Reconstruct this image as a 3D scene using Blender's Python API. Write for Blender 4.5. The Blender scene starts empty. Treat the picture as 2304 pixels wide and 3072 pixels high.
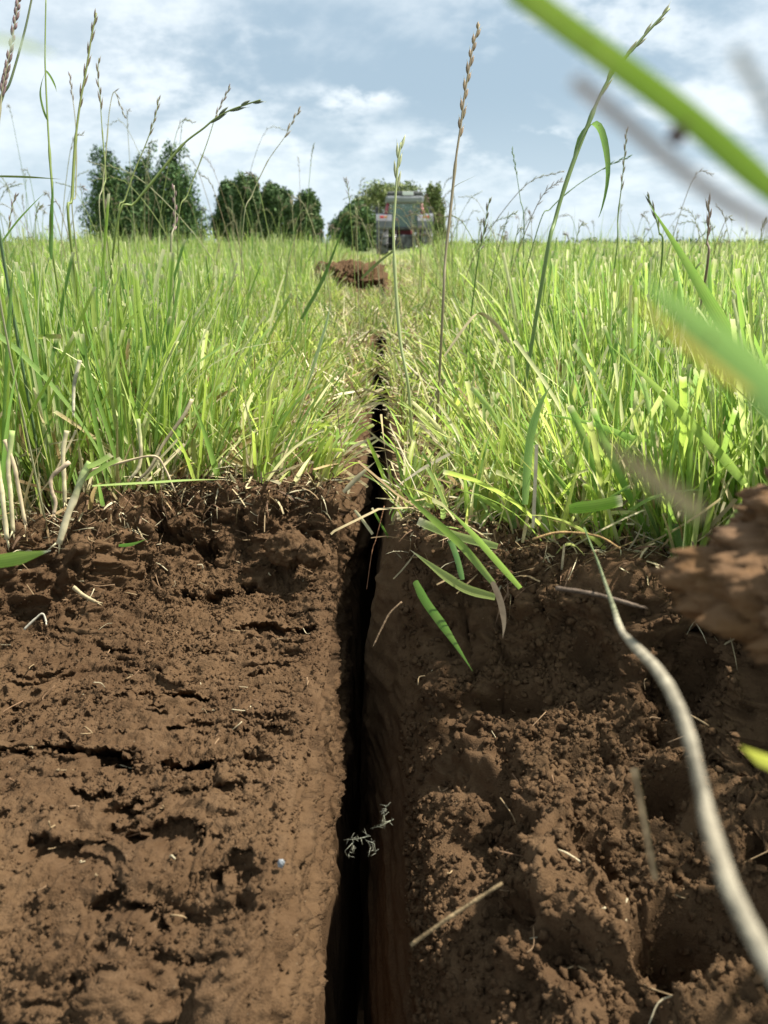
import bpy, math
import numpy as np
from mathutils import Vector

sc = bpy.context.scene
COL = sc.collection
R = math.radians
rng = np.random.default_rng(7)

# ------------------------------------------------------------------ camera
CAM_H = 0.156            # lens height above the turf surface (turf = z 0)
PITCH = R(18.0)
cam_d = bpy.data.cameras.new("camera")
cam_d.sensor_fit = 'VERTICAL'
cam_d.sensor_height = 34.6
cam_d.lens = 28.0
cam_d.clip_start = 0.01
cam_d.clip_end = 6000
cam_d.dof.use_dof = True
cam_d.dof.focus_distance = 0.50
cam_d.dof.aperture_fstop = 28.0 / 1.4
cam = bpy.data.objects.new("camera", cam_d)
cam.location = (0, 0, CAM_H)
cam.rotation_euler = (math.pi / 2 - PITCH, 0, 0)
COL.objects.link(cam)
sc.camera = cam

# ------------------------------------------------------------------ sun, sky, exposure
SUN_AZ, SUN_EL = R(80), R(57)
S = Vector((math.sin(SUN_AZ) * math.cos(SUN_EL), math.cos(SUN_AZ) * math.cos(SUN_EL), math.sin(SUN_EL)))
sun_d = bpy.data.lights.new("sun", 'SUN')
sun_d.energy = 4.1
sun_d.angle = R(1.5)
sun_d.color = (1.0, 0.95, 0.86)
sun = bpy.data.objects.new("sun", sun_d)
sun.rotation_euler = S.to_track_quat('Z', 'Y').to_euler()
sun.location = (3, 0, 5)
COL.objects.link(sun)
sc.view_settings.view_transform = 'Standard'
sc.view_settings.look = 'None'
sc.view_settings.exposure = 1.32
sc.view_settings.gamma = 1.0


class NT:
    """small helper for wiring node trees"""
    def __init__(self, tree):
        self.t = tree

    def n(self, typ, **kw):
        nd = self.t.nodes.new(typ)
        for k, v in kw.items():
            if k.startswith('i_'):
                nd.inputs[k[2:].replace('_', ' ')].default_value = v
            elif k.startswith('x'):
                nd.inputs[int(k[1:])].default_value = v
            else:
                setattr(nd, k, v)
        return nd

    def l(self, a, b):
        self.t.links.new(a, b)

    def math(self, op, a, b=None, c=None, clamp=False):
        nd = self.t.nodes.new('ShaderNodeMath')
        nd.operation = op
        nd.use_clamp = clamp
        for k, v in enumerate((a, b, c)):
            if v is None:
                continue
            if isinstance(v, (int, float)):
                nd.inputs[k].default_value = v
            else:
                self.l(v, nd.inputs[k])
        return nd.outputs[0]

    def mix(self, f, a, b):
        nd = self.t.nodes.new('ShaderNodeMix')
        nd.data_type = 'RGBA'
        for sock, v in ((nd.inputs[0], f), (nd.inputs[6], a), (nd.inputs[7], b)):
            if isinstance(v, (int, float)):
                sock.default_value = v
            elif isinstance(v, tuple):
                sock.default_value = (v[0], v[1], v[2], 1)
            else:
                self.l(v, sock)
        return nd.outputs[2]

    def mrange(self, v, a, b, c=0.0, d=1.0, smooth=True):
        nd = self.t.nodes.new('ShaderNodeMapRange')
        nd.interpolation_type = 'SMOOTHSTEP' if smooth else 'LINEAR'
        self.l(v, nd.inputs[0])
        for k, x in enumerate((a, b, c, d)):
            nd.inputs[k + 1].default_value = x
        return nd.outputs[0]


def ddir(xd, yd):
    """world direction of a point of the 1659-wide photograph (design-time helper)"""
    x = (xd * 2304 / 1659 - 1152) / 2487
    y = (1536 - yd * 2304 / 1659) / 2487
    c, s = math.cos(PITCH), math.sin(PITCH)
    return Vector((x, c + y * s, -s + y * c))


def P(xd, yd, depth):
    return Vector((0, 0, CAM_H)) + ddir(xd, yd) * depth


world = bpy.data.worlds.new("World")
sc.world = world
world.use_nodes = True
wt = NT(world.node_tree)
world.node_tree.nodes.clear()
sky = wt.n('ShaderNodeTexSky', sky_type='NISHITA', sun_disc=False)
sky.sun_elevation = SUN_EL
sky.sun_rotation = SUN_AZ
sky.altitude = 50
sky.air_density = 1.0
sky.dust_density = 1.2
tc = wt.n('ShaderNodeTexCoord')
sep = wt.n('ShaderNodeSeparateXYZ')
wt.l(tc.outputs['Generated'], sep.inputs[0])
X, Y, Z = sep.outputs
zz = wt.math('ADD', wt.math('MAXIMUM', Z, 0.0), 0.38)
u = wt.math('DIVIDE', X, zz)
v = wt.math('DIVIDE', Y, zz)
cmb = wt.n('ShaderNodeCombineXYZ')
wt.l(u, cmb.inputs[0]); wt.l(v, cmb.inputs[1])
n1 = wt.n('ShaderNodeTexNoise', i_Scale=1.9, i_Detail=9.0, i_Roughness=0.54, i_Distortion=0.35)
wt.l(cmb.outputs[0], n1.inputs['Vector'])
n2 = wt.n('ShaderNodeTexNoise', i_Scale=5.2, i_Detail=8.0, i_Roughness=0.6)
mp = wt.n('ShaderNodeMapping')
mp.inputs['Location'].default_value = (4.3, 1.7, 0)
wt.l(cmb.outputs[0], mp.inputs[0]); wt.l(mp.outputs[0], n2.inputs['Vector'])


def blob(xd, yd, rx, ry):
    """soft elliptical patch of sky round one direction, radii in degrees"""
    d = ddir(xd, yd).normalized()
    az = math.atan2(d.x, d.y); el = math.asin(d.z)
    a = wt.math('SUBTRACT', wt.math('ARCTAN2', X, Y), az)
    e = wt.math('SUBTRACT', wt.math('ARCSINE', Z), el)
    a = wt.math('DIVIDE', a, R(rx)); e = wt.math('DIVIDE', e, R(ry))
    q = wt.math('ADD', wt.math('MULTIPLY', a, a), wt.math('MULTIPLY', e, e))
    return wt.math('POWER', 2.718, wt.math('MULTIPLY', q, -1.0))


def total(lst):
    acc = None
    for w, b in lst:
        t = wt.math('MULTIPLY', b, w)
        acc = t if acc is None else wt.math('ADD', acc, t)
    return acc


darkb = total([(1.0, blob(1170, 225, 13, 4.2)), (0.6, blob(760, 170, 11, 3.6)), (0.75, blob(1500, 330, 9, 3.0)),
               (0.5, blob(900, 60, 9, 3.0)), (0.35, blob(950, 310, 9, 1.8)), (0.3, blob(560, 90, 7, 3)),
               (0.25, blob(1550, 60, 5, 3)), (0.35, blob(150, 400, 10, 2.2))])
whiteb = total([(1.5, blob(775, 205, 2.6, 0.8)), (1.2, blob(1130, 305, 5.0, 1.2)), (0.7, blob(1520, 250, 6, 1.8)),
                (0.6, blob(330, 110, 7, 4.0)), (0.8, blob(1300, 60, 9, 3.0)), (0.5, blob(1250, 390, 12, 2.2)),
                (0.55, blob(560, 290, 10, 2.6)), (0.4, blob(590, 65, 1.6, .6))])
nz = wt.math('SUBTRACT', n1.outputs[0], 0.5)
nz2 = wt.math('SUBTRACT', n2.outputs[0], 0.5)
whiteb = wt.math('MULTIPLY', whiteb, wt.mrange(n2.outputs[0], 0.36, 0.62, 0.15, 1.7))
darkb = wt.math('MULTIPLY', darkb, wt.mrange(n1.outputs[0], 0.66, 0.38, 0.55, 1.35))
f = wt.math('SUBTRACT', whiteb, darkb)
f = wt.math('ADD', f, wt.math('MULTIPLY', nz, 2.6))
f = wt.math('ADD', f, wt.math('MULTIPLY', nz2, 1.7))
fw = wt.mrange(f, -1.05, 1.05)
haze = wt.mrange(Z, 0.0, 0.16, 1.0, 0.0)
cloudc = wt.mix(fw, (3.7, 4.9, 5.9), (8.5, 9.2, 9.6))
skyc = wt.mix(0.86, sky.outputs[0], cloudc)
skyc = wt.mix(wt.math('MULTIPLY', haze, 0.45), skyc, (7.2, 8.4, 9.3))
bg = wt.n('ShaderNodeBackground', i_Strength=0.050)
wt.l(skyc, bg.inputs[0])
wo = wt.n('ShaderNodeOutputWorld')
wt.l(bg.outputs[0], wo.inputs[0])

# ------------------------------------------------------------------ helpers: noise, meshes, objects


def _hash(ix, iy, iz, seed):
    h = (ix.astype(np.uint32) * np.uint32(374761393) + iy.astype(np.uint32) * np.uint32(668265263)
         + iz.astype(np.uint32) * np.uint32(2147483647) + np.uint32(seed * 974711 & 0xffffffff))
    h = (h ^ (h >> np.uint32(13))) * np.uint32(1274126177)
    h = h ^ (h >> np.uint32(16))
    return h.astype(np.float64) / 4294967295.0 * 2 - 1


def vnoise(p, seed=0):
    """smooth value noise -1..1; p (...,3)"""
    p = np.asarray(p, float)
    i = np.floor(p).astype(np.int64)
    fr = p - i
    w = fr * fr * fr * (fr * (fr * 6 - 15) + 10)
    out = 0
    for dx in (0, 1):
        wx = w[..., 0] if dx else 1 - w[..., 0]
        for dy in (0, 1):
            wy = w[..., 1] if dy else 1 - w[..., 1]
            for dz in (0, 1):
                wz = w[..., 2] if dz else 1 - w[..., 2]
                out = out + wx * wy * wz * _hash(i[..., 0] + dx, i[..., 1] + dy, i[..., 2] + dz, seed)
    return out


def fbm(p, octaves=4, gain=0.5, seed=0, lac=2.03):
    a, t, q = 1.0, 0, np.asarray(p, float)
    for o in range(octaves):
        t = t + a * vnoise(q, seed + o * 17)
        q = q * lac + 3.7
        a *= gain
    return t


def sstep(a, b, x):
    t = np.clip((x - a) / (b - a), 0, 1)
    return t * t * (3 - 2 * t)


def raw_mesh(name, V, faces_list, mat=None, col=None, smooth=True, extra=None):
    """V (n,3); faces_list: list of int arrays (m,k)"""
    me = bpy.data.meshes.new(name)
    V = np.ascontiguousarray(V, dtype=np.float32)
    me.vertices.add(len(V))
    me.vertices.foreach_set("co", V.ravel())
    faces_list = [np.asarray(f_, dtype=np.int32) for f_ in faces_list if len(f_)]
    nl = sum(f_.size for f_ in faces_list)
    nf = sum(len(f_) for f_ in faces_list)
    me.loops.add(nl)
    me.loops.foreach_set("vertex_index", np.concatenate([f_.ravel() for f_ in faces_list]))
    me.polygons.add(nf)
    tot = np.concatenate([np.full(len(f_), f_.shape[1], np.int32) for f_ in faces_list])
    st = np.concatenate([[0], np.cumsum(tot)[:-1]]).astype(np.int32)
    me.polygons.foreach_set("loop_start", st)
    me.polygons.foreach_set("loop_total", tot)
    me.polygons.foreach_set("use_smooth", np.full(nf, smooth))
    if col is not None:
        at = me.attributes.new("col", 'FLOAT_COLOR', 'POINT')
        c4 = np.ones((len(V), 4), np.float32); c4[:, :3] = col
        at.data.foreach_set("color", c4.ravel())
    if extra is not None:
        at = me.attributes.new("across", 'FLOAT', 'POINT')
        at.data.foreach_set("value", np.ascontiguousarray(extra, dtype=np.float32))
    me.update(calc_edges=True)
    me.validate(clean_customdata=False)
    if mat:
        me.materials.append(mat)
    return me


def link(name, me, parent=None, kind=None, label=None, cat=None, group=None):
    o = bpy.data.objects.new(name, me)
    COL.objects.link(o)
    if parent:
        o.parent = parent
        o.matrix_parent_inverse.identity()
    if kind: o['kind'] = kind
    if label: o['label'] = label
    if cat: o['category'] = cat
    if group: o['group'] = group
    return o


def empty(name, loc, label, cat, group=None):
    o = link(name, None, None, None, label, cat, group)
    o.location = loc
    o.empty_display_size = 0.02
    return o


def sub(name, me, parent, label=None):
    """a part: mesh given in world coordinates, moved into the parent's space"""
    off = Vector((0, 0, 0))
    p = parent
    while p is not None:
        off = off + p.location
        p = p.parent
    me.transform(__import__('mathutils').Matrix.Translation(-off))
    o = link(name, me, parent)
    if label: o['label'] = label
    return o


def spline(pts, n):
    """Catmull-Rom through pts -> (n,3)"""
    p = np.array([list(q) for q in pts], float)
    if len(p) == 2:
        t = np.linspace(0, 1, n)[:, None]
        return p[0] * (1 - t) + p[1] * t
    p = np.vstack([2 * p[0] - p[1], p, 2 * p[-1] - p[-2]])
    m = len(p) - 3
    out = []
    for t in np.linspace(0, m - 1e-9, n):
        i = int(t); s = t - i
        a, b, c, d = p[i:i + 4]
        out.append(0.5 * (2 * b + (c - a) * s + (2 * a - 5 * b + 4 * c - d) * s * s + (3 * b - a - 3 * c + d) * s ** 3))
    return np.array(out)


def frames(path):
    t = np.gradient(path, axis=0)
    t /= np.linalg.norm(t, axis=1)[:, None] + 1e-12
    ref = np.array([0, 1.0, 0.02])
    s = np.cross(t, ref)
    bad = np.linalg.norm(s, axis=1) < 1e-4
    s[bad] = np.cross(t[bad], np.array([1.0, 0, 0]))
    s /= np.linalg.norm(s, axis=1)[:, None]
    nn = np.cross(s, t)
    return t, s, nn


class Geo:
    """collects pieces of one mesh with vertex colours"""
    def __init__(self):
        self.V, self.Q, self.T, self.C, self.A, self.n = [], [], [], [], [], 0

    def add(self, V, Q=None, T=None, C=(1, 1, 1), A=None):
        V = np.asarray(V, float)
        if Q is not None and len(Q): self.Q.append(np.asarray(Q) + self.n)
        if T is not None and len(T): self.T.append(np.asarray(T) + self.n)
        C = np.asarray(C, float)
        if C.ndim == 1: C = np.tile(C, (len(V), 1))
        self.V.append(V); self.C.append(C)
        self.A.append(np.zeros(len(V)) if A is None else A)
        self.n += len(V)

    def tube(self, path, rad, seg=6, C=(1, 1, 1), cap=True, flat=1.0):
        path = np.asarray(path, float)
        n = len(path)
        rad = np.broadcast_to(np.asarray(rad, float), (n,))
        t, s, nn = frames(path)
        a = np.linspace(0, 2 * np.pi, seg, endpoint=False)
        V = path[:, None, :] + rad[:, None, None] * (np.cos(a)[None, :, None] * s[:, None, :] + flat * np.sin(a)[None, :, None] * nn[:, None, :])
        i = np.arange(n - 1)[:, None] * seg
        j = np.arange(seg)[None, :]
        j2 = (j + 1) % seg
        Q = np.stack([i + j, i + j2, i + seg + j2, i + seg + j], -1).reshape(-1, 4)
        C = np.asarray(C, float)
        if C.ndim == 2: C = np.repeat(C, seg, axis=0)
        V = V.reshape(-1, 3)
        if cap:
            V = np.vstack([V, path[:1], path[-1:]])
            if C.ndim == 2: C = np.vstack([C, C[:1], C[-1:]])
            jj = np.arange(seg)
            T = np.vstack([np.stack([np.full(seg, n * seg), (jj + 1) % seg, jj], -1),
                           np.stack([np.full(seg, n * seg + 1), (n - 1) * seg + jj, (n - 1) * seg + (jj + 1) % seg], -1)])
            self.add(V, Q, T, C)
        else:
            self.add(V, Q, None, C)

    def ribbon(self, path, wid, side=None, fold=0.18, C=(1, 1, 1), thick=0.0):
        """leaf blade: a strip with a shallow V across"""
        path = np.asarray(path, float)
        n = len(path)
        wid = np.broadcast_to(np.asarray(wid, float), (n,))
        t, s, nn = frames(path)
        if side is not None:
            sd = np.asarray(side, float)
            s = np.broadcast_to(sd, (n, 3)) if sd.ndim == 1 else sd
            s = s - t * (s * t).sum(1)[:, None]
            s = s / (np.linalg.norm(s, axis=1)[:, None] + 1e-9)
            nn = np.cross(s, t)
        V = np.stack([path - s * wid[:, None] / 2 + nn * (wid * fold)[:, None], path,
                      path + s * wid[:, None] / 2 + nn * (wid * fold)[:, None]], 1).reshape(-1, 3)
        i = np.arange(n - 1)[:, None] * 3
        j = np.arange(2)[None, :]
        Q = np.stack([i + j, i + j + 1, i + 3 + j + 1, i + 3 + j], -1).reshape(-1, 4)
        C = np.asarray(C, float)
        if C.ndim == 2: C = np.repeat(C, 3, axis=0)
        self.add(V, Q, None, C, np.tile([-1.0, 0, 1.0], n))

    def mesh(self, name, mat, smooth=True):
        fl = []
        if self.Q: fl.append(np.concatenate(self.Q))
        if self.T: fl.append(np.concatenate(self.T))
        return raw_mesh(name, np.concatenate(self.V), fl, mat, np.concatenate(self.C), smooth, np.concatenate(self.A))


# ------------------------------------------------------------------ materials
def new_mat(name):
    m = bpy.data.materials.new(name)
    m.use_nodes = True
    m.node_tree.nodes.clear()
    return m, NT(m.node_tree)


def leaf_material(name, rough=0.42, trans=0.45, speck=0.0):
    m, t = new_mat(name)
    at = t.n('ShaderNodeAttribute', attribute_name="col")
    ac = t.n('ShaderNodeAttribute', attribute_name="across")
    veins = t.math('SINE', t.math('MULTIPLY', ac.outputs['Fac'], 17.0))
    c = t.mix(t.math('MULTIPLY', t.math('ADD', t.math('MULTIPLY', veins, 0.5), 0.5), 0.22), at.outputs['Color'], (0.02, 0.05, 0.005))
    tcx = t.n('ShaderNodeTexCoord')
    nz_ = t.n('ShaderNodeTexNoise', i_Scale=140.0, i_Detail=3.0)
    t.l(tcx.outputs['Object'], nz_.inputs['Vector'])
    c = t.mix(t.mrange(nz_.outputs[0], 0.35, 0.75, 0.0, 0.35), c, t.mix(0.5, c, (0.30, 0.30, 0.10)))
    if speck:
        vo = t.n('ShaderNodeTexNoise', i_Scale=700.0, i_Detail=2.0)
        t.l(tcx.outputs['Object'], vo.inputs['Vector'])
        c = t.mix(t.mrange(vo.outputs[0], 0.70, 0.74, 0.0, speck), c, (0.06, 0.035, 0.02))
    pb = t.n('ShaderNodeBsdfPrincipled', i_Roughness=rough)
    pb.inputs['Specular IOR Level'].default_value = 0.38
    t.l(c, pb.inputs['Base Color'])
    tr = t.n('ShaderNodeBsdfTranslucent')
    tcol = t.mix(1.0, c, c)
    hs = t.n('ShaderNodeHueSaturation', i_Hue=0.498, i_Saturation=1.0, i_Value=1.35)
    t.l(tcol, hs.inputs['Color'])
    t.l(hs.outputs[0], tr.inputs['Color'])
    mx = t.n('ShaderNodeMixShader')
    mx.inputs[0].default_value = trans
    t.l(pb.outputs[0], mx.inputs[1]); t.l(tr.outputs[0], mx.inputs[2])
    o = t.n('ShaderNodeOutputMaterial')
    t.l(mx.outputs[0], o.inputs[0])
    return m


def plain_material(name, color, rough=0.8, var=0.25, scale=8.0, spec=0.3, metal=0.0, bump=0.0, use_col=False, bscale=None):
    m, t = new_mat(name)
    tcx = t.n('ShaderNodeTexCoord')
    nz_ = t.n('ShaderNodeTexNoise', i_Scale=scale, i_Detail=6.0, i_Roughness=0.6)
    t.l(tcx.outputs['Object'], nz_.inputs['Vector'])
    base = color
    if use_col:
        base = t.n('ShaderNodeAttribute', attribute_name="col").outputs['Color']
    lo = t.mix(var, base, (0, 0, 0)); hi = t.mix(var * 0.6, base, (1, 1, 1) if not use_col else base)
    c = t.mix(t.mrange(nz_.outputs[0], 0.3, 0.7), lo, hi if not use_col else base)
    pb = t.n('ShaderNodeBsdfPrincipled', i_Roughness=rough, i_Metallic=metal)
    pb.inputs['Specular IOR Level'].default_value = spec
    t.l(c, pb.inputs['Base Color'])
    if bump:
        nb = t.n('ShaderNodeTexNoise', i_Scale=bscale or scale * 4, i_Detail=5.0)
        t.l(tcx.outputs['Object'], nb.inputs['Vector'])
        bp = t.n('ShaderNodeBump', i_Strength=bump, i_Distance=0.002)
        t.l(nb.outputs[0], bp.inputs['Height'])
        t.l(bp.outputs[0], pb.inputs['Normal'])
    o = t.n('ShaderNodeOutputMaterial')
    t.l(pb.outputs[0], o.inputs[0])
    return m


def soil_material():
    m, t = new_mat("soil")
    tcx = t.n('ShaderNodeTexCoord')

    def noise(scale, det=6.0, rough=0.6):
        q = t.n('ShaderNodeTexNoise', i_Scale=scale, i_Detail=det, i_Roughness=rough)
        t.l(tcx.outputs['Object'], q.inputs['Vector'])
        return q.outputs[0]
    big, mid, fine = noise(14.0), noise(90.0), noise(520.0, 4.0)
    c = t.mix(t.mrange(big, 0.3, 0.7), (0.072, 0.0405, 0.0198), (0.110, 0.0650, 0.0325))
    c = t.mix(t.mrange(mid, 0.35, 0.75, 0.0, 0.6), c, (0.136, 0.083, 0.044))
    c = t.mix(t.mrange(fine, 0.50, 0.72, 0.0, 0.45), c, (0.042, 0.0235, 0.012))
    grit = noise(900.0, 1.0)
    c = t.mix(t.mrange(grit, 0.76, 0.80, 0.0, 0.5), c, (0.30, 0.24, 0.16))
    pb = t.n('ShaderNodeBsdfPrincipled', i_Roughness=0.95)
    pb.inputs['Specular IOR Level'].default_value = 0.12
    t.l(c, pb.inputs['Base Color'])
    b1 = t.n('ShaderNodeBump', i_Strength=0.8, i_Distance=0.0012)
    h = t.math('ADD', t.math('MULTIPLY', fine, 0.6), noise(1500.0, 3.0))
    t.l(h, b1.inputs['Height'])
    t.l(b1.outputs[0], pb.inputs['Normal'])
    o = t.n('ShaderNodeOutputMaterial')
    t.l(pb.outputs[0], o.inputs[0])
    return m


M_soil = soil_material()
M_grass = leaf_material("grass_blade", 0.45, 0.56, speck=0.5)
M_stem = leaf_material("grass_stem", 0.5, 0.25)
M_straw = plain_material("dry_straw", (0.5, 0.4, 0.25), 0.75, 0.35, 160.0, 0.2, use_col=True)
M_root = plain_material("root_skin", (0.6, 0.5, 0.35), 0.85, 0.55, 260.0, 0.12, use_col=True, bump=0.4)

# ------------------------------------------------------------------ ground pieces
SLIT_END = 4.4


def lerp_profile(s, tab):
    tab = np.array(tab)
    return np.interp(s, tab[:, 0], tab[:, 1]), np.interp(s, tab[:, 0], tab[:, 2])


def graded(dense_a, dense_b, step, lo, hi, grow=1.25):
    """coordinates: even spacing in [a,b], growing outside"""
    mid = list(np.arange(dense_a, dense_b + step / 2, step))
    up, d, x = [], step, mid[-1]
    while x < hi:
        d = min(d * grow, 0.4); x += d; up.append(min(x, hi))
    dn, d, x = [], step, mid[0]
    while x > lo:
        d = min(d * grow, 0.4); x -= d; dn.append(max(x, lo))
    return np.array(dn[::-1] + mid + up)


def arc_table(pts, sub_n=24):
    """smooth (dY,z) profile -> (s, Y, z); s is arc length from the turf edge (positive towards the pit)"""
    q = spline([(a, b, 0) for a, b in pts], len(pts) * sub_n)
    d = np.concatenate([[0], np.cumsum(np.linalg.norm(np.diff(q, axis=0), axis=1))])
    return np.stack([d, q[:, 0], q[:, 1]], 1)


def grid_faces(r, c):
    i = np.arange(r - 1)[:, None] * c
    j = np.arange(c - 1)[None, :]
    return np.stack([i + j, i + j + 1, i + c + j + 1, i + c + j], -1).reshape(-1, 4)


def cracks(X_, Y_, lines):
    """depth field of torn cracks, lines: (points, half width, depth)"""
    tot = np.zeros_like(X_)
    wob = 0.004 * fbm(np.stack([X_ * 90, Y_ * 90, 0 * X_], -1), 3, 0.6, 91)
    wob2 = 0.0022 * fbm(np.stack([X_ * 300, Y_ * 300, 0 * X_], -1), 2, 0.6, 93)
    for pts, w, dep in lines:
        best = np.full_like(X_, 9.0)
        for (x0, y0), (x1, y1) in zip(pts[:-1], pts[1:]):
            vx, vy = x1 - x0, y1 - y0
            t_ = np.clip(((X_ - x0) * vx + (Y_ - y0) * vy) / (vx * vx + vy * vy), 0, 1)
            best = np.minimum(best, np.hypot(X_ - x0 - t_ * vx, Y_ - y0 - t_ * vy))
        d = best + wob + wob2
        tot = np.maximum(tot, dep * (1 - sstep(w * 0.35, w, d)))
    return tot


# ---- left: turf above, torn shelf of soil in front
LEFT_PROF = arc_table([(0, 0), (-.010, -.008), (-.024, -.030), (-.045, -.047), (-.075, -.054), (-.140, -.057), (-.20, -.050), (-.24, -.045),
                       (-.29, -.042), (-.32, -.049), (-.345, -.068), (-.375, -.11), (-.43, -.19), (-.53, -.25), (-.7, -.27), (-1.1, -.28)])


def left_edge(x):
    return 0.527 - 0.115 * sstep(-0.10, -0.26, x) - 0.05 * sstep(-.3, -1.2, x)


def wall_left(w):
    """cross-section of the slit's left wall: arc w -> (dx, dz)"""
    tab = np.array([(0, 0, 0), (.004, .0025, -.003), (.02, .0048, -.020), (.06, .0065, -.060), (.16, .008, -.160), (.45, .009, -.450), (.52, .085, -.46)])
    return np.interp(w, tab[:, 0], tab[:, 1]), np.interp(w, tab[:, 0], tab[:, 2])


CR = [
    ([(-.19, .284), (-.165, .287), (-.135, .291), (-.105, .283), (-.070, .279)], .0066, .020),
    ([(-.125, .352), (-.105, .349), (-.088, .346)], .006, .013),
    ([(-.082, .432), (-.060, .428), (-.042, .430)], .0055, .012),
    ([(-.120, .462), (-.100, .464), (-.080, .470)], .0060, .014),
    ([(-.148, .497), (-.128, .499), (-.110, .496)], .005, .012),
    ([(-.060, .505), (-.045, .502)], .004, .008),
    ([(-.072, .312), (-.055, .314), (-.045, .313)], .0028, .006),
    ([(-.105, .312), (-.090, .314)], .0026, .006),
    ([(-.100, .402), (-.080, .398), (-.066, .395)], .003, .006),
    ([(-.095, .243), (-.080, .238), (-.065, .236)], .0026, .006),
    ([(-.075, .258), (-.055, .262)], .0022, .005),
    ([(-.115, .262), (-.100, .256), (-.090, .246)], .0024, .006),
    ([(-.120, .232), (-.108, .228), (-.100, .234)], .0024, .006),
    ([(-.058, .222), (-.048, .224), (-.044, .214)], .0024, .006),
    ([(-.090, .212), (-.075, .208)], .003, .006),
    ([(-.068, .372), (-.052, .369)], .0022, .005),
    ([(-.070, .447), (-.046, .449)], .002, .005),
]


def build_left():
    s_rows = graded(-0.02, 0.42, 0.00075, -6.0, 1.15, 1.22)
    x_cols = graded(-0.25, -0.031, 0.00075, -3.2, -0.031, 1.22)
    wl = np.concatenate([np.arange(0.0012, 0.075, 0.0014), np.array([.085, .1, .13, .17, .22, .3, .38, .45, .48, .52])])
    nx, nw = len(x_cols), len(wl)
    xs = np.concatenate([x_cols, np.full(nw, x_cols[-1])])
    w = np.concatenate([np.zeros(nx), wl])
    S_, X_ = np.meshgrid(s_rows, xs, indexing='ij')
    W_ = np.broadcast_to(w, S_.shape)
    edge = left_edge(X_) + 0.010 * fbm(np.stack([X_ * 22, 0 * X_, 0 * X_ + 5], -1), 3, 0.6, 3) * (np.abs(X_) < 1)
    dy, z = lerp_profile(np.maximum(S_, 0), LEFT_PROF)
    Yc = edge + np.where(S_ < 0, -S_, dy)
    Zc = np.where(S_ < 0, 0.0, z)
    # ease the turf back to the block corner before the slit narrows
    dx, dz = wall_left(W_)
    close = sstep(1.2, SLIT_END, Yc)
    taper = 0.009 * sstep(.50, .62, Yc)
    Xc = X_ - .004 * sstep(.42, .22, Yc) * sstep(-.09, -.031, X_) + taper * (sstep(-.08, -.031, X_)) + dx * (1 - 0.3 * close)
    Zc = Zc + dz * (1 - close)
    Pn = np.stack([Xc, Yc, Zc], -1)
    # normals
    gu = np.gradient(Pn, axis=0); gv = np.gradient(Pn, axis=1)
    N = np.cross(gv, gu)
    N /= np.linalg.norm(N, axis=-1)[..., None] + 1e-12
    N = np.where((N[..., 2:3] < -0.2), -N, N)
    shelf = sstep(0.0, 0.02, S_) * (W_ <= 0)
    wall = (W_ > 0)
    near = sstep(1.6, .7, Yc)
    q = Pn
    # coarse lumps, crumbs, layered tears stretched along the cut
    warp = 0.012 * np.stack([vnoise(q * 40, 5), vnoise(q * 40, 6), vnoise(q * 40, 7)], -1)
    qq = q + warp
    h = 0.0022 * fbm(qq * np.array([22, 30, 30]), 3, 0.5, 11)
    plate = vnoise(qq * np.array([30, 75, 75]), 12)
    h += 0.0022 * sstep(-.25, .25, plate) + 0.0018 * sstep(-.1, .15, vnoise(qq * np.array([55, 150, 150]), 13))
    # crumbs: rounded bumps meeting in creases
    c1 = np.abs(vnoise(qq * 130, 21)); c2 = np.abs(vnoise(qq * 300 + 5, 22)); c3 = np.abs(vnoise(qq * 560 + 9, 23))
    rough = 0.45 + 0.55 * sstep(-.4, .4, vnoise(q * 18, 45))
    h += (0.0016 * c1 + 0.0020 * c2 + 0.0022 * c3 + 0.0011 * np.abs(vnoise(qq * 1050, 24))) * (0.6 + 0.4 * rough)
    tear = vnoise(qq * np.array([34, 125, 125]), 41) + 0.55 * vnoise(qq * np.array([95, 260, 260]), 42)
    tr_ = sstep(.42, .80, tear) * (0.25 + 0.75 * sstep(-.2, .4, vnoise(q * 13, 44)))
    tr2 = sstep(.40, .62, vnoise(qq * np.array([80, 250, 250]), 51))
    thin = sstep(.30, .60, vnoise(qq * np.array([38, 210, 210]), 57)) * sstep(-.3, .3, vnoise(q * 20, 58))
    under = 0.0050 * tr_ + 0.0026 * tr2 + 0.0034 * thin + cracks(Xc, Yc, CR) * 1.15
    under = under * shelf * sstep(-.034, -.045, X_)
    # lumpier root zone below the turf
    rootz = sstep(.09, .03, S_) * sstep(-.03, .0, S_)
    h += rootz * (0.006 * fbm(qq * 60, 3, 0.6, 61) + 0.002 * vnoise(qq * 230, 63))
    # rough shadowed clod area at the far left below the turf
    farl = sstep(-.12, -.19, X_) * rootz
    h += farl * 0.010 * fbm(qq * 40, 3, 0.6, 71)
    hw = 0.0018 * fbm(q * np.array([90, 30, 260]), 3, 0.6, 81) + 0.0016 * np.abs(vnoise(q * 260, 82)) + 0.0014 * fbm(q * 520, 2, 0.7, 83) \
        - 0.0035 * sstep(.35, .7, vnoise(q * np.array([60, 40, 230]), 85)) - 0.0030 * sstep(.2, .5, vnoise(q * np.array([60, 10, 330]), 86))
    h = np.where(wall, hw * sstep(0, .006, W_), h * (1 - 0.75 * sstep(-.040, -.031, X_) * 0.6))
    h *= near * (W_ < .2)
    Pn = Pn + N * h[..., None]
    # tears bite back under their far lip
    Pn = Pn + (under * near)[..., None] * np.array([0, 0.95, -0.72])
    V = Pn.reshape(-1, 3)
    me = raw_mesh("soil_shelf", V, [grid_faces(*S_.shape)[:, ::-1]], M_soil)
    o = link("soil_shelf", me, kind="structure", label="brown crumbly cut soil shelf with cracks left of the slit")
    return Pn


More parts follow.
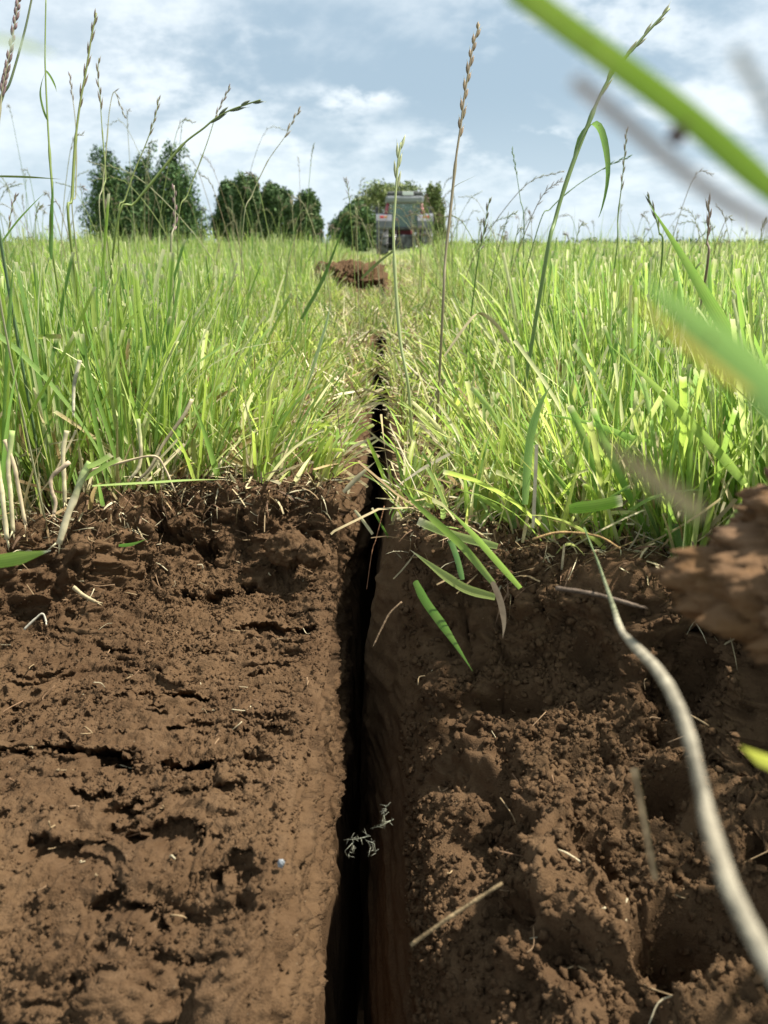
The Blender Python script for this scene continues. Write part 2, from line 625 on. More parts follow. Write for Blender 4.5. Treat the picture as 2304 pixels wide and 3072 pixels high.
LEFT = build_left()

# ---- right: rough torn bank
RIGHT_PROF = arc_table([(0, 0), (-.008, -.006), (-.020, -.024), (-.045, -.048), (-.085, -.066), (-.13, -.064), (-.18, -.060), (-.22, -.066),
                        (-.26, -.10), (-.32, -.20), (-.42, -.25), (-.6, -.27), (-1.0, -.28)])


def right_edge(x):
    return np.interp(x, [0, .006, .03, .055, .10, .14, .165, .19, .23, .4, 1.0, 4], [.455, .452, .44, .415, .400, .385, .32, .17, .06, .02, .0, .0])  # turf out of view at far right brought forward to shade the bank


HOLLOWS = [(.075, .165, .028, .030), (.035, .235, .020, .024), (.052, .305, .016, .020), (.098, .215, .022, .030), (.045, .180, .018, .022),
           (.110, .280, .018, .022), (.075, .250, .012, .018), (.024, .290, .010, .014), (.030, .355, .010, .014), (.120, .170, .018, .026)]


def build_right():
    s_rows = graded(-0.03, 0.36, 0.0012, -6.0, 1.05, 1.22)
    x_cols = graded(0.006, 0.22, 0.0012, 0.006, 3.2, 1.22)
    wl = np.concatenate([[0.52, .48, .45, .38, .3, .22, .17, .14, .12], np.arange(0.1, 0.001, -0.0016)])
    xs = np.concatenate([np.full(len(wl), 0.006), x_cols])
    w = np.concatenate([wl, np.zeros(len(x_cols))])
    S_, X_ = np.meshgrid(s_rows, xs, indexing='ij')
    W_ = np.broadcast_to(w, S_.shape)
    edge = right_edge(X_) + 0.010 * fbm(np.stack([X_ * 26, 0 * X_, 0 * X_ + 9], -1), 3, 0.6, 13) * (X_ < 1)
    dy, z = lerp_profile(np.maximum(S_, 0), RIGHT_PROF)
    Yc = edge + np.where(S_ < 0, -S_, dy)
    Zc = np.where(S_ < 0, 0.0, z)
    Zc = Zc - .030 * np.clip(1 - (X_ - .006) / .05, 0, 1) ** 2 * sstep(0.0, .05, S_)
    close = sstep(1.2, SLIT_END, Yc)
    shift = np.interp(Yc, [0, .2, .3, .45, .8], [.032, .024, .014, .002, 0]) * sstep(.12, .006, X_)
    wtab = np.array([(0, 0, 0), (.004, -.003, -.003), (.03, -.013, -.025), (.08, -.026, -.073), (.15, -.031, -.14), (.45, -.032, -.45), (.52, .03, -.452)])
    Xc = X_ + shift + np.interp(W_, wtab[:, 0], wtab[:, 1]) * np.interp(Yc, [.25, .45, .6], [1, .7, .3]) - 0.010 * close * (W_ > 0)
    Zc = Zc + np.interp(W_, wtab[:, 0], wtab[:, 2]) * (1 - close)
    Pn = np.stack([Xc, Yc, Zc], -1)
    gu = np.gradient(Pn, axis=0); gv = np.gradient(Pn, axis=1)
    N = np.cross(gv, gu)
    N /= np.linalg.norm(N, axis=-1)[..., None] + 1e-12
    N = np.where((N[..., 2:3] < -0.3), -N, N)
    face = sstep(-.01, .03, S_)
    near = sstep(1.4, .6, Yc)
    q = Pn
    qq = q + 0.014 * np.stack([vnoise(q * 38, 105), vnoise(q * 38, 106), vnoise(q * 38, 107)], -1)
    h = 0.0125 * fbm(qq * 21, 3, 0.5, 111) * (0.35 + 0.65 * face)
    h += 0.006 * np.abs(vnoise(qq * 60, 121)) + 0.005 * np.abs(vnoise(qq * 130, 122)) + 0.0034 * np.abs(vnoise(qq * 280, 131)) + 0.002 * np.abs(vnoise(qq * 500, 132))
    h -= 0.014 * sstep(.35, .75, vnoise(qq * np.array([42, 42, 30]), 141)) * face
    h -= 0.006 * sstep(.3, .65, vnoise(qq * np.array([95, 95, 70]), 151)) * face
    h += 0.020 * sstep(.05, .14, X_) * face * (0.5 + vnoise(q * 11, 161))
    for hx, hy, hr, hd in HOLLOWS:
        dd = np.hypot(Xc - hx, (Yc - hy) * 1.1) + .006 * fbm(qq * 60, 2, .6, 191)
        h -= hd * (1 - sstep(hr * .35, hr, dd))
    h *= sstep(0.0, .02, X_ - .006) * 0.85 + 0.15
    hw = 0.0012 * fbm(q * np.array([90, 40, 200]), 3, 0.6, 181) - 0.002 * sstep(.35, .7, vnoise(q * np.array([60, 14, 190]), 185))
    h = np.where(W_ > 0, hw, h) * near * (W_ < .2)
    Pn = Pn + N * h[..., None]
    me = raw_mesh("soil_bank", Pn.reshape(-1, 3), [grid_faces(*S_.shape)[:, ::-1]], M_soil)
    link("soil_bank", me, kind="structure", label="rough torn dark brown soil bank right of the slit")
    return Pn


RIGHT = build_right()

# ---- the field beyond, one big sheet with a hole round the dug pit


def field_z(x, y):
    return -0.53 * sstep(7.5, 30, y)


def build_field():
    m, t = new_mat("meadow_ground")
    tcx = t.n('ShaderNodeTexCoord')
    n_ = t.n('ShaderNodeTexNoise', i_Scale=2.2, i_Detail=8.0, i_Roughness=0.65)
    t.l(tcx.outputs['Object'], n_.inputs['Vector'])
    c = t.mix(t.mrange(n_.outputs[0], 0.3, 0.7), (0.085, 0.12, 0.03), (0.19, 0.21, 0.07))
    pb = t.n('ShaderNodeBsdfPrincipled', i_Roughness=0.9)
    t.l(c, pb.inputs['Base Color'])
    o = t.n('ShaderNodeOutputMaterial')
    t.l(pb.outputs[0], o.inputs[0])
    xs = np.concatenate([-np.geomspace(2500, 3.6, 26), np.linspace(-3.1, 3.1, 14), np.geomspace(3.6, 2500, 26)])
    ys = np.concatenate([-np.geomspace(2500, 1.2, 22), np.linspace(-.55, 6.3, 14), np.linspace(6.8, 30, 30), np.geomspace(32, 2500, 30)])
    Y_, X_ = np.meshgrid(ys, xs, indexing='ij')
    V = np.stack([X_, Y_, field_z(X_, Y_) - 0.004], -1).reshape(-1, 3)
    F = grid_faces(*X_.shape)
    cx = V[F].mean(1)
    keep = ~((np.abs(cx[:, 0]) < 3.1) & (cx[:, 1] > -.55) & (cx[:, 1] < 6.3))
    me = raw_mesh("field", V, [F[keep]], m)
    link("field", me, kind="structure", label="flat green meadow ground running to the horizon")


build_field()

# ------------------------------------------------------------------ grass
GREENS = np.array([(.290, .420, .066), (.350, .475, .095), (.212, .350, .060), (.245, .385, .110), (.435, .520, .180), (.365, .445, .115), (.155, .290, .060), (.52, .56, .29)])
STRAWS = np.array([(.62, .53, .32), (.50, .40, .22), (.70, .62, .42), (.38, .27, .13)])


def make_blades(base, L, W, az, lean, curl, col_base, col_mid, col_tip, rows=6, cross=3, cut=None, twist=None, fold=.22):
    """arrays of N blades -> verts, quads, colours, across"""
    n = len(base)
    t = np.concatenate([np.linspace(0, .955, rows - 1), [1.0]])
    ang = lean[:, None] + curl[:, None] * t[None, :] ** 1.5          # angle from vertical along the blade
    seg = L[:, None] * np.diff(t)[None, :]
    am = 0.5 * (ang[:, 1:] + ang[:, :-1])
    rr = np.concatenate([np.zeros((n, 1)), np.cumsum(np.sin(am) * seg, 1)], 1)
    zz_ = np.concatenate([np.zeros((n, 1)), np.cumsum(np.cos(am) * seg, 1)], 1)
    dirx, diry = np.sin(az)[:, None], np.cos(az)[:, None]
    path = np.stack([base[:, 0:1] + rr * dirx, base[:, 1:2] + rr * diry, base[:, 2:3] + zz_], -1)
    tw = (twist if twist is not None else np.zeros(n))[:, None] * (0.35 + t[None, :])
    lat = np.stack([np.cos(az), -np.sin(az), 0 * az], -1)[:, None, :]
    nor = np.stack([-np.cos(ang) * dirx, -np.cos(ang) * diry, np.sin(ang)], -1)
    side = np.cos(tw)[..., None] * lat + np.sin(tw)[..., None] * nor
    nrm = np.cos(tw)[..., None] * nor - np.sin(tw)[..., None] * lat
    prof = np.clip((1 - t) ** 0.75 * 1.25, 0, 1) * (0.62 + 0.38 * np.clip(t * 5, 0, 1))
    wid = W[:, None] * prof[None, :]
    if cut is not None:
        cutw = W[:, None] * (0.75 + 0.25 * (1 - t))[None, :] * (0.62 + 0.38 * np.clip(t * 5, 0, 1))
        wid = np.where(cut[:, None], cutw, wid)
    wid = np.maximum(wid, 0.00012)
    if cross == 3:
        offs = np.array([-.5, 0, .5])
        up = np.array([fold, 0, fold])
    else:
        offs = np.array([-.5, .5]); up = np.zeros(2)
    V = path[:, :, None, :] + wid[:, :, None, None] * (offs[None, None, :, None] * side[:, :, None, :] + up[None, None, :, None] * nrm[:, :, None, :])
    f1 = np.clip(1 - t / .22, 0, 1)[None, :, None]
    f2 = (np.clip((t - .955) / .045, 0, 1))[None, :, None]
    C = col_mid[:, None, :] * (1 - f1) + col_base[:, None, :] * f1
    C = C * (1 - f2) + col_tip[:, None, :] * f2
    C = np.repeat(C[:, :, None, :], cross, axis=2)
    i0 = np.arange(n)[:, None, None] * rows * cross
    i = np.arange(rows - 1)[None, :, None] * cross
    j = np.arange(cross - 1)[None, None, :]
    a = i0 + i + j
    Q = np.stack([a, a + 1, a + cross + 1, a + cross], -1).reshape(-1, 4)
    A = np.broadcast_to(np.linspace(-1, 1, cross), V.shape[:-1])
    return V.reshape(-1, 3), Q, C.reshape(-1, 3), A.reshape(-1)


def turf_edge(x):
    return np.where(x < -0.005, left_edge(np.minimum(x, -.031)), right_edge(np.maximum(x, .006)))


def scatter(n, y0, y1, half0, slope, clump=0.0, power=1.0, seed=1):
    """random turf positions in a widening strip in front of the camera, slit left free"""
    r = np.random.default_rng(seed)
    y = y0 + (y1 - y0) * r.random(n * 2) ** power
    x = (r.random(n * 2) * 2 - 1) * (half0 + slope * y)
    if clump:
        cell = clump
        gx = np.floor(x / cell); gy = np.floor(y / cell)
        hx = _hash(gx.astype(np.int64), gy.astype(np.int64), gx.astype(np.int64) * 0, seed)
        hy = _hash(gx.astype(np.int64), gy.astype(np.int64), gx.astype(np.int64) * 0 + 3, seed)
        k = r.random(n * 2) ** 1.4 * .9
        x = x * k + (1 - k) * (gx + .5 + .5 * hx) * cell
        y = y * k + (1 - k) * (gy + .5 + .5 * hy) * cell
    ok = (y > turf_edge(x) + 0.004)
    slit_half = np.where(y < .95, 0.015, np.where(y < 1.5, 0.010, 0.0)) * (1 + .6 * vnoise(np.stack([y * 14, 0 * y, 0 * y], -1), 231))
    ok &= np.abs(x + .008) > slit_half
    ok &= ~((np.hypot((x + .135) / .17, (y - 3.40) / .45) < 1))
    return x[ok][:n], y[ok][:n], r


def grass_zone(n, y0, y1, half0, slope, Wm, rows, cross, seed, clump, power=1.0, Lm=.12, straw_p=.12, cutp=.45, side_x=None):
    x, y, r = scatter(n, y0, y1, half0, slope, clump, power, seed)
    if side_x is not None:
        x = side_x[0] + (side_x[1] - side_x[0]) * r.random(len(x)); k_ = y > turf_edge(x) + .006; x, y = x[k_], y[k_]
    n = len(x)
    # height map: taller to the sides, trodden along the slit
    side = np.abs(x + .008)
    trod = sstep(.02, .22, side - 0.02 * y)
    hm = 0.46 + 0.54 * trod
    hm = np.where((x > -.34) & (x < .08) & (y > 2.3) & (y < 3.3), hm * .6, hm)
    hm *= 0.85 + 0.3 * fbm(np.stack([x * 4, y * 4, 0 * x], -1), 2, .5, 201)
    L = Lm * hm * np.clip(r.normal(1, .26, n), .3, 1.5)
    tall = sstep(1.2, 3.0, y)
    L = L * (1 + .45 * tall * np.where(x < -.05 * y, 1.0, .55) * (np.abs(x + .01) > .05 * y))
    L = np.minimum(L, .148 + .02 * r.random(n) ** 3 + .085 * tall * r.random(n) ** 1.5 + (.07 if Lm > .18 else 0))
    L = np.where((side < .055) & (y < 1.3), L * .62, L)
    W = Wm * np.clip(r.normal(1, .3, n), .45, 1.9)
    az = r.random(n) * 2 * np.pi
    # tussocks lean together
    cl = np.pi * 1.2 * fbm(np.stack([x * 7, y * 7, 0 * x + 2], -1), 2, .5, 211)
    az = np.where(r.random(n) < .55, cl + r.normal(0, .5, n), az)
    lean = np.abs(r.normal(0, .22, n)) + (1 - trod) * np.abs(r.normal(.35, .3, n))
    curl = r.normal(.12, .32, n) + (1 - trod) * .3
    # leaf overhang: near the slit lean across it now and then
    pick = r.integers(0, len(GREENS), n)
    mid = GREENS[pick] * r.uniform(.8, 1.2, n)[:, None]
    hue = fbm(np.stack([x * 2.1, y * 2.1, 0 * x + 8], -1), 2, .5, 221)
    mid = mid * (1 + .18 * hue)[:, None] * np.array([1, 1, 1])
    mid[:, 0] *= 1 + .12 * (1 - trod)
    straw = r.random(n) < straw_p * (1 + 1.3 * (1 - trod))
    st = STRAWS[r.integers(0, len(STRAWS), n)] * r.uniform(.75, 1.1, n)[:, None]
    mid = np.where(straw[:, None], st, mid)
    L = np.where(straw, L * .7, L)
    lean = np.where(straw, lean + np.abs(r.normal(.2, .35, n)), lean)
    bse = mid * .45 + np.array([.46, .45, .24]) * .55
    tip = np.where((r.random(n) < .5)[:, None], np.array([.5, .40, .2]), mid)
    cut = r.random(n) < cutp
    tip = np.where(cut[:, None], np.array([.54, .52, .30]), tip)
    base = np.stack([x, y, field_z(x, y) - .004], -1)
    return make_blades(base, L, W, az, np.clip(lean, 0, 1.35), curl, bse, mid, tip, rows, cross, cut, r.normal(0, .8, n))


def grass_object(name, zones, label):
    g = Geo()
    for z in zones:
        V, Q, C, A = z
        g.add(V, Q, None, C, A)
    return link(name, g.mesh(name, M_grass), kind="stuff", label=label, cat="grass")


grass_object("grass", [
    grass_zone(14500, .38, 1.05, .10, .50, .0029, 8, 3, 1, .026, 1.0, .124, .13, .35),
    grass_zone(5500, .38, .85, .10, .50, .0022, 6, 3, 5, .02, 1.3, .055, .38, .5),
    grass_zone(4800, .08, .42, .30, .0, .0029, 6, 3, 8, .0, 1.0, .150, .1, .4, (.185, .42)),  # unseen grass right of the view, added to shade the soil bank
    grass_zone(420, .38, .47, .10, .0, .0036, 8, 3, 11, .0, 1.0, .120, .12, .35, (.022, .165)),
    grass_zone(420, .39, .55, .30, .0, .0026, 6, 3, 12, .0, 1.0, .075, 1.0, .6, (-.28, -.10)),
    grass_zone(23000, 1.0, 2.2, .10, .50, .0027, 6, 3, 2, .04, 1.0, .114, .15, .32),
    grass_zone(32000, 2.1, 5.0, .15, .52, .0037, 5, 2, 3, .07, .8, .116, .17, .3),
    grass_zone(32000, 4.8, 14.0, .2, .54, .009, 4, 2, 4, .15, .7, .14, .19, .25),
    grass_zone(16000, 13.0, 60.0, .5, .56, .035, 4, 2, 6, .5, .7, .17, .18, .2),
    grass_zone(5200, 2.2, 9.0, .15, .53, .0026, 7, 2, 9, .0, 1.0, .215, .40, .0),
], "short bright green mown meadow grass with cut straw tips")

# ------------------------------------------------------------------ loose crumbs of soil lying on the cut
def ico():
    f_ = (1 + 5 ** .5) / 2
    v = np.array([(-1, f_, 0), (1, f_, 0), (-1, -f_, 0), (1, -f_, 0), (0, -1, f_), (0, 1, f_), (0, -1, -f_), (0, 1, -f_), (f_, 0, -1), (f_, 0, 1), (-f_, 0, -1), (-f_, 0, 1)])
    v /= np.linalg.norm(v[0])
    t = np.array([(0, 11, 5), (0, 5, 1), (0, 1, 7), (0, 7, 10), (0, 10, 11), (1, 5, 9), (5, 11, 4), (11, 10, 2), (10, 7, 6), (7, 1, 8),
                  (3, 9, 4), (3, 4, 2), (3, 2, 6), (3, 6, 8), (3, 8, 9), (4, 9, 5), (2, 4, 11), (6, 2, 10), (8, 6, 7), (9, 8, 1)])
    return v, t


def ico2():
    v, t = ico()
    vs, cache, out = [tuple(x) for x in v], {}, []

    def midp(a, b):
        k = (min(a, b), max(a, b))
        if k not in cache:
            m_ = (np.array(vs[a]) + np.array(vs[b])); m_ /= np.linalg.norm(m_)
            cache[k] = len(vs); vs.append(tuple(m_))
        return cache[k]
    for a, b, c in t:
        ab, bc, ca = midp(a, b), midp(b, c), midp(c, a)
        out += [(a, ab, ca), (b, bc, ab), (c, ca, bc), (ab, bc, ca)]
    return np.array(vs), np.array(out)


ICO2 = ico2()


def crumbs(surface, n, mask, smin, smax, seed):
    r = np.random.default_rng(seed)
    pts = surface.reshape(-1, 3)
    pts = pts[mask(pts)]
    # thin by area, so that dense and coarse mesh rows get alike
    w = fbm(pts * 30, 2, .6, seed) + 0.9
    w = np.clip(w, 0.03, None); w /= w.sum()
    pts = pts[r.choice(len(pts), n, p=w)] + r.normal(0, .0006, (n, 3))
    v, t = ICO2
    size = smin + (smax - smin) * r.random(n) ** 4
    sc3 = size[:, None] * r.uniform(.6, 1.25, (n, 3))
    V = v[None] * (1 + .75 * vnoise(v[None] * 1.9 + r.random((n, 1, 3)) * 90, seed)[..., None])
    V = V * sc3[:, None, :]
    a = r.random(n) * 6.3
    c_, s_ = np.cos(a)[:, None], np.sin(a)[:, None]
    V = np.stack([V[..., 0] * c_ - V[..., 1] * s_, V[..., 0] * s_ + V[..., 1] * c_, V[..., 2]], -1)
    V = V + pts[:, None, :] + np.array([0, 0, 1]) * (size * .15)[:, None, None]
    T = (t[None] + (np.arange(n) * len(v))[:, None, None]).reshape(-1, 3)
    return V.reshape(-1, 3), T


cg = Geo()
cg.add(*(lambda a: (a[0], None, a[1]))(crumbs(LEFT, 24000, lambda p: (p[:, 1] > .16) & (p[:, 1] < .54) & (p[:, 0] > -.26) & (p[:, 0] < -.030) & (p[:, 2] > -.11) & (p[:, 2] < .01), .0003, .0011, 31)))
cg.add(*(lambda a: (a[0], None, a[1]))(crumbs(RIGHT, 22000, lambda p: (p[:, 1] > .12) & (p[:, 1] < .47) & (p[:, 0] > .010) & (p[:, 0] < .24) & (p[:, 2] > -.16) & (p[:, 2] < .02), .0004, .0021, 32)))
link("soil_crumbs", cg.mesh("soil_crumbs", M_soil), kind="stuff", label="loose brown soil crumbs scattered over the cut earth", cat="soil")

# ------------------------------------------------------------------ distant trees and hedge
M_conifer = plain_material("conifer_needles", (0.030, 0.058, 0.022), 0.85, 0.5, 0.9, 0.1, use_col=True)
M_bark = plain_material("bark", (0.10, 0.075, 0.05), 0.9, 0.4, 3.0, 0.1)
PXM = 2487.0


def leaf_cloud(lobes, n, size, colors, r, spiky=0.0, shell=0.55):
    """many small leaf faces spread through a set of ellipsoids (cx, cy, cz, rx, ry, rz)"""
    lob = np.array(lobes, float)
    vol = lob[:, 3] * lob[:, 4] * lob[:, 5]
    k = r.choice(len(lob), n, p=vol ** .8 / (vol ** .8).sum())
    d = r.normal(0, 1, (n, 3)); d /= np.linalg.norm(d, axis=1)[:, None]
    rad = (shell + (1 - shell) * r.random(n)) * (1 + .10 * fbm(d * 2.6 + k[:, None] * 9.1, 2, .6, 301)
                                              + .10 * vnoise(d * 7 + k[:, None] * 3.3, 305))
    if spiky:
        rad = rad * (1 + spiky * np.clip(vnoise(d * 5 + k[:, None] * 7.7, 311), 0, 1) * np.clip(d[:, 2] + .4, 0, 1))
    c = lob[k, :3] + d * rad[:, None] * lob[k, 3:6]
    a = r.normal(0, 1, (n, 3)); a /= np.linalg.norm(a, axis=1)[:, None]
    b = np.cross(a, r.normal(0, 1, (n, 3))); b /= np.linalg.norm(b, axis=1)[:, None]
    s_ = size * r.uniform(.5, 1.3, n)[:, None]
    V = np.stack([c - a * s_ * .5, c + b * s_ * .32, c + a * s_ * .5, c - b * s_ * .32], 1).reshape(-1, 3)
    Q = np.arange(n * 4).reshape(n, 4)
    pal = np.array(colors)
    cc = pal[r.integers(0, len(pal), n)] * r.uniform(.6, 1.35, n)[:, None]
    return V, Q, np.repeat(cc, 4, axis=0)


def tree(label, x0, x1, ytop, dist, kind, group, seed, cat="tree", name="conifer_tree"):
    """x0, x1, ytop: photo extents in 2304-wide pixels, used once to get the real width and height at this distance"""
    r = np.random.default_rng(seed)
    gz = field_z(0, dist)
    d = ddir((x0 + x1) / 2 * .72, 690 * .72)
    cx = d.x / d.y * dist
    wdt = (x1 - x0) / PXM / d.y * dist * (1.22 if kind == 'conifer' else 1.30)
    d = ddir((x0 + x1) / 2 * .72, ytop * .72)
    top = CAM_H + d.z / d.y * dist
    H = top - gz
    t = empty(name, (cx, dist, gz), label, cat, group)
    g = Geo()
    lobes = []
    if kind == 'conifer':
        m = 15
        for i in range(m):
            f_ = i / (m - 1)
            zc = H * (.04 + .84 * f_)
            hw = wdt / 2 * (1.0 - .68 * f_ ** 2.0)
            for q in range(2 if f_ < .8 else 1):
                off = (r.uniform(.1, .42) * (1 if q else -1)) * hw if f_ < .8 else r.uniform(-.1, .1) * hw
                lobes.append((cx + off, dist + r.uniform(-.3, .3) * hw, gz + zc, hw * .8, hw * .8, H * .10))
        for q in range(3):
            lobes.append((cx + r.uniform(-.28, .28) * wdt, dist, gz + H * r.uniform(.78, .90), wdt * .10, wdt * .10, H * .09))
        lobes.append((cx, dist, gz + H * .40, wdt * .36, wdt * .36, H * .38))
        cols = [(.105, .180, .070), (.072, .14, .056), (.14, .215, .085)]
        V, Q, C = leaf_cloud(lobes, 19000, .24, cols, r, .32, .30)
    else:
        for i in range(22):
            a = math.pi * (i + r.uniform(-.4, .4)) / 21
            q = r.uniform(.75, 1.05)
            lobes.append((cx + math.cos(a) * wdt * .36 * q, dist + r.uniform(-.25, .25) * wdt, gz + H * (.22 + .60 * max(0, math.sin(a)) * q), wdt * r.uniform(.10, .17), wdt * .15, H * r.uniform(.09, .15)))
        lobes.append((cx, dist, gz + H * .42, wdt * .40, wdt * .33, H * .42))
        lobes.append((cx, dist, gz + H * .20, wdt * .46, wdt * .33, H * .22))
        cols = [(.25, .30, .12), (.19, .25, .095), (.31, .35, .155)] if kind == 'broad' else [(.125, .20, .080), (.09, .16, .062), (.16, .235, .10)]
        V, Q, C = leaf_cloud(lobes, 15000, .26, cols, r, .16, .25)
    V = V.copy()
    V[:, 2] = np.maximum(V[:, 2], gz + .05)
    g.add(V, Q, None, C)
    tr = Geo()
    tr.tube([(cx, dist, gz - .1), (cx + .05, dist, gz + H * .3), (cx, dist, gz + H * .8)], [wdt * .05 + .06, wdt * .04 + .04, .03], 8)
    for i in range(5):
        a = r.random() * 6.28; z0 = gz + H * r.uniform(.2, .6)
        tr.tube([(cx, dist, z0), (cx + math.cos(a) * wdt * .18, dist + math.sin(a) * wdt * .18, z0 + H * .1),
                 (cx + math.cos(a) * wdt * .33, dist + math.sin(a) * wdt * .33, z0 + H * .14)], [.07, .05, .02], 6)
    sub("trunk", tr.mesh("trunk", M_bark), t)
    sub("crown", g.mesh("crown", M_conifer, smooth=False), t)
    return t


LG, MG, RG = "dark trees at the left of the skyline", "bushy trees in the middle of the skyline", "trees behind the tractor"
tree("broad dark conifer with twin tips, leftmost on the skyline", 268, 420, 424, 72, 'conifer', LG, 41)
tree("lower rounded dark conifer squeezed between two taller ones", 372, 510, 446, 74, 'conifer', LG, 42)
tree("tall dark conifer with single peak, right of the twin-tipped one", 446, 612, 412, 70, 'conifer', LG, 43)
tree("dark bush-like tree at the left end of the middle clump", 645, 742, 520, 80, 'dark', MG, 44, name="bushy_tree")
tree("dark rounded tree forming the peak of the middle clump", 690, 800, 502, 78, 'dark', MG, 45, name="bushy_tree")
tree("dark tree falling away to the right of the middle clump", 766, 882, 516, 79, 'dark', MG, 46, name="bushy_tree")
tree("small separate dark tree right of the middle clump", 878, 962, 548, 77, 'dark', MG, 47, name="bushy_tree")
tree("low dark bush left of the tractor", 1002, 1130, 596, 66, 'dark', RG, 48, name="bushy_tree")
tree("wide light green leafy tree rising behind the tractor", 1050, 1284, 502, 84, 'broad', RG, 49, name="leafy_tree")
tree("narrow light green tree right of the tractor", 1262, 1334, 534, 82, 'broad', RG, 50, name="leafy_tree")


def hedge():
    r = np.random.default_rng(60)
    t = []
    for x in np.arange(-90, 95, 2.2):
        hh = r.uniform(.45, 1.0)
        t.append((x, 150 + r.uniform(-1, 1), -.53 + hh * .6, 1.7, 1.0, hh * 1.2))
    V, Q, C = leaf_cloud(t, 9000, .5, [(.05, .085, .035), (.035, .065, .03)], r, 0, .4)
    V[:, 2] = np.maximum(V[:, 2], -.52)
    g = Geo(); g.add(V, Q, None, C)
    link("hedge", g.mesh("hedge", M_conifer, smooth=False), None, None, "low dark hedge along the far edge of the field", "hedge")


hedge()

# ------------------------------------------------------------------ tractor
import bmesh
M_red = plain_material("red_paint", (0.30, 0.03, 0.045), 0.4, 0.15, 3.0, 0.5)
M_grey = plain_material("grey_paint", (0.13, 0.135, 0.15), 0.5, 0.12, 3.0, 0.4)
M_pale = plain_material("pale_grey_roof", (0.20, 0.215, 0.225), 0.5, 0.1, 3.0, 0.4)
M_dark = plain_material("black_plastic", (0.018, 0.019, 0.022), 0.5, 0.2, 5.0, 0.4)
M_rubber = plain_material("tyre_rubber", (0.035, 0.034, 0.034), 0.85, 0.3, 6.0, 0.2)
M_white = plain_material("white_panel", (0.78, 0.79, 0.80), 0.5, 0.06, 3.0, 0.3)
M_lamp = plain_material("red_lens", (0.62, 0.03, 0.02), 0.2, 0.1, 4.0, 0.6)
M_amber = plain_material("amber_lens", (0.7, 0.25, 0.02), 0.2, 0.1, 4.0, 0.6)
M_steel = plain_material("worn_steel", (0.35, 0.34, 0.33), 0.45, 0.3, 8.0, 0.5, metal=0.7)
mgl, tgl = new_mat("window_glass")
_p = tgl.n('ShaderNodeBsdfPrincipled', i_Roughness=0.03)
_p.inputs['Base Color'].default_value = (.16, .24, .22, 1)
_p.inputs['Alpha'].default_value = 0.6
_o = tgl.n('ShaderNodeOutputMaterial'); tgl.l(_p.outputs[0], _o.inputs[0])
M_glass = mgl


def bevel_box(g, c, size, bev=.02, taper=None, C=(1, 1, 1)):
    bm = bmesh.new()
    bmesh.ops.create_cube(bm, size=1)
    for v_ in bm.verts:
        v_.co.x *= size[0]; v_.co.y *= size[1]; v_.co.z *= size[2]
        if taper and v_.co.z > 0:
            v_.co.x *= taper[0]; v_.co.y *= taper[1]
    if bev:
        bmesh.ops.bevel(bm, geom=list(bm.edges), offset=bev, segments=2, affect='EDGES', profile=.5)
    bm.verts.index_update()
    V = np.array([v_.co[:] for v_ in bm.verts]) + np.array(c)
    q = [[v_.index for v_ in f_.verts] for f_ in bm.faces if len(f_.verts) == 4]
    t3 = [[v_.index for v_ in f_.verts] for f_ in bm.faces if len(f_.verts) == 3]
    for f_ in bm.faces:
        if len(f_.verts) > 4:
            ix = [v_.index for v_ in f_.verts]
            t3 += [[ix[0], ix[i], ix[i + 1]] for i in range(1, len(ix) - 1)]
    bm.free()
    g.add(V, q, t3, C)


def one(fn, name, mat, smooth=False):
    g = Geo(); fn(g)
    return g.mesh(name, mat, smooth)


def wheel_meshes(cx, cy, cz, rad, wid, lugs):
    g = Geo()
    prof = [(-.5, .56), (-.5, .80), (-.44, .93), (-.25, .98), (0, 1.0), (.25, .98), (.44, .93), (.5, .80), (.5, .56)]
    n = 40
    a = np.linspace(0, 2 * np.pi, n, endpoint=False)
    V = np.array([[(cx + px * wid, cy + rad * pr * math.cos(t_), cz + rad * pr * math.sin(t_)) for px, pr in prof] for t_ in a])
    m = len(prof)
    i = np.arange(n)[:, None]; j = np.arange(m - 1)[None, :]
    Q = np.stack([i * m + j, i * m + j + 1, ((i + 1) % n) * m + j + 1, ((i + 1) % n) * m + j], -1).reshape(-1, 4)
    g.add(V.reshape(-1, 3), Q)
    for k in range(lugs):
        for sgn in (-1, 1):
            t_ = 2 * np.pi * (k + (.5 if sgn > 0 else 0)) / lugs
            p = [(cx + sgn * wid * f_, cy + rad * rr * math.cos(t_ + dt), cz + rad * rr * math.sin(t_ + dt)) for f_, rr, dt in ((.03, 1.02, .10), (.28, 1.01, .03), (.49, .93, -.04))]
            g.tube(p, rad * .035, 4)
    rg = Geo()
    prof2 = [(-.40, .56), (-.36, .50), (-.12, .44), (-.10, .16), (-.22, .14), (-.22, .0)]
    for sg in (1, -1):
        V = np.array([[(cx + sg * px * wid, cy + rad * pr * math.cos(t_), cz + rad * pr * math.sin(t_)) for px, pr in prof2] for t_ in a])
        m2 = len(prof2); j = np.arange(m2 - 1)[None, :]
        Q = np.stack([i * m2 + j, i * m2 + j + 1, ((i + 1) % n) * m2 + j + 1, ((i + 1) % n) * m2 + j], -1).reshape(-1, 4)
        rg.add(V.reshape(-1, 3), Q)
    return g.mesh("tyre", M_rubber), rg.mesh("rim", M_grey)


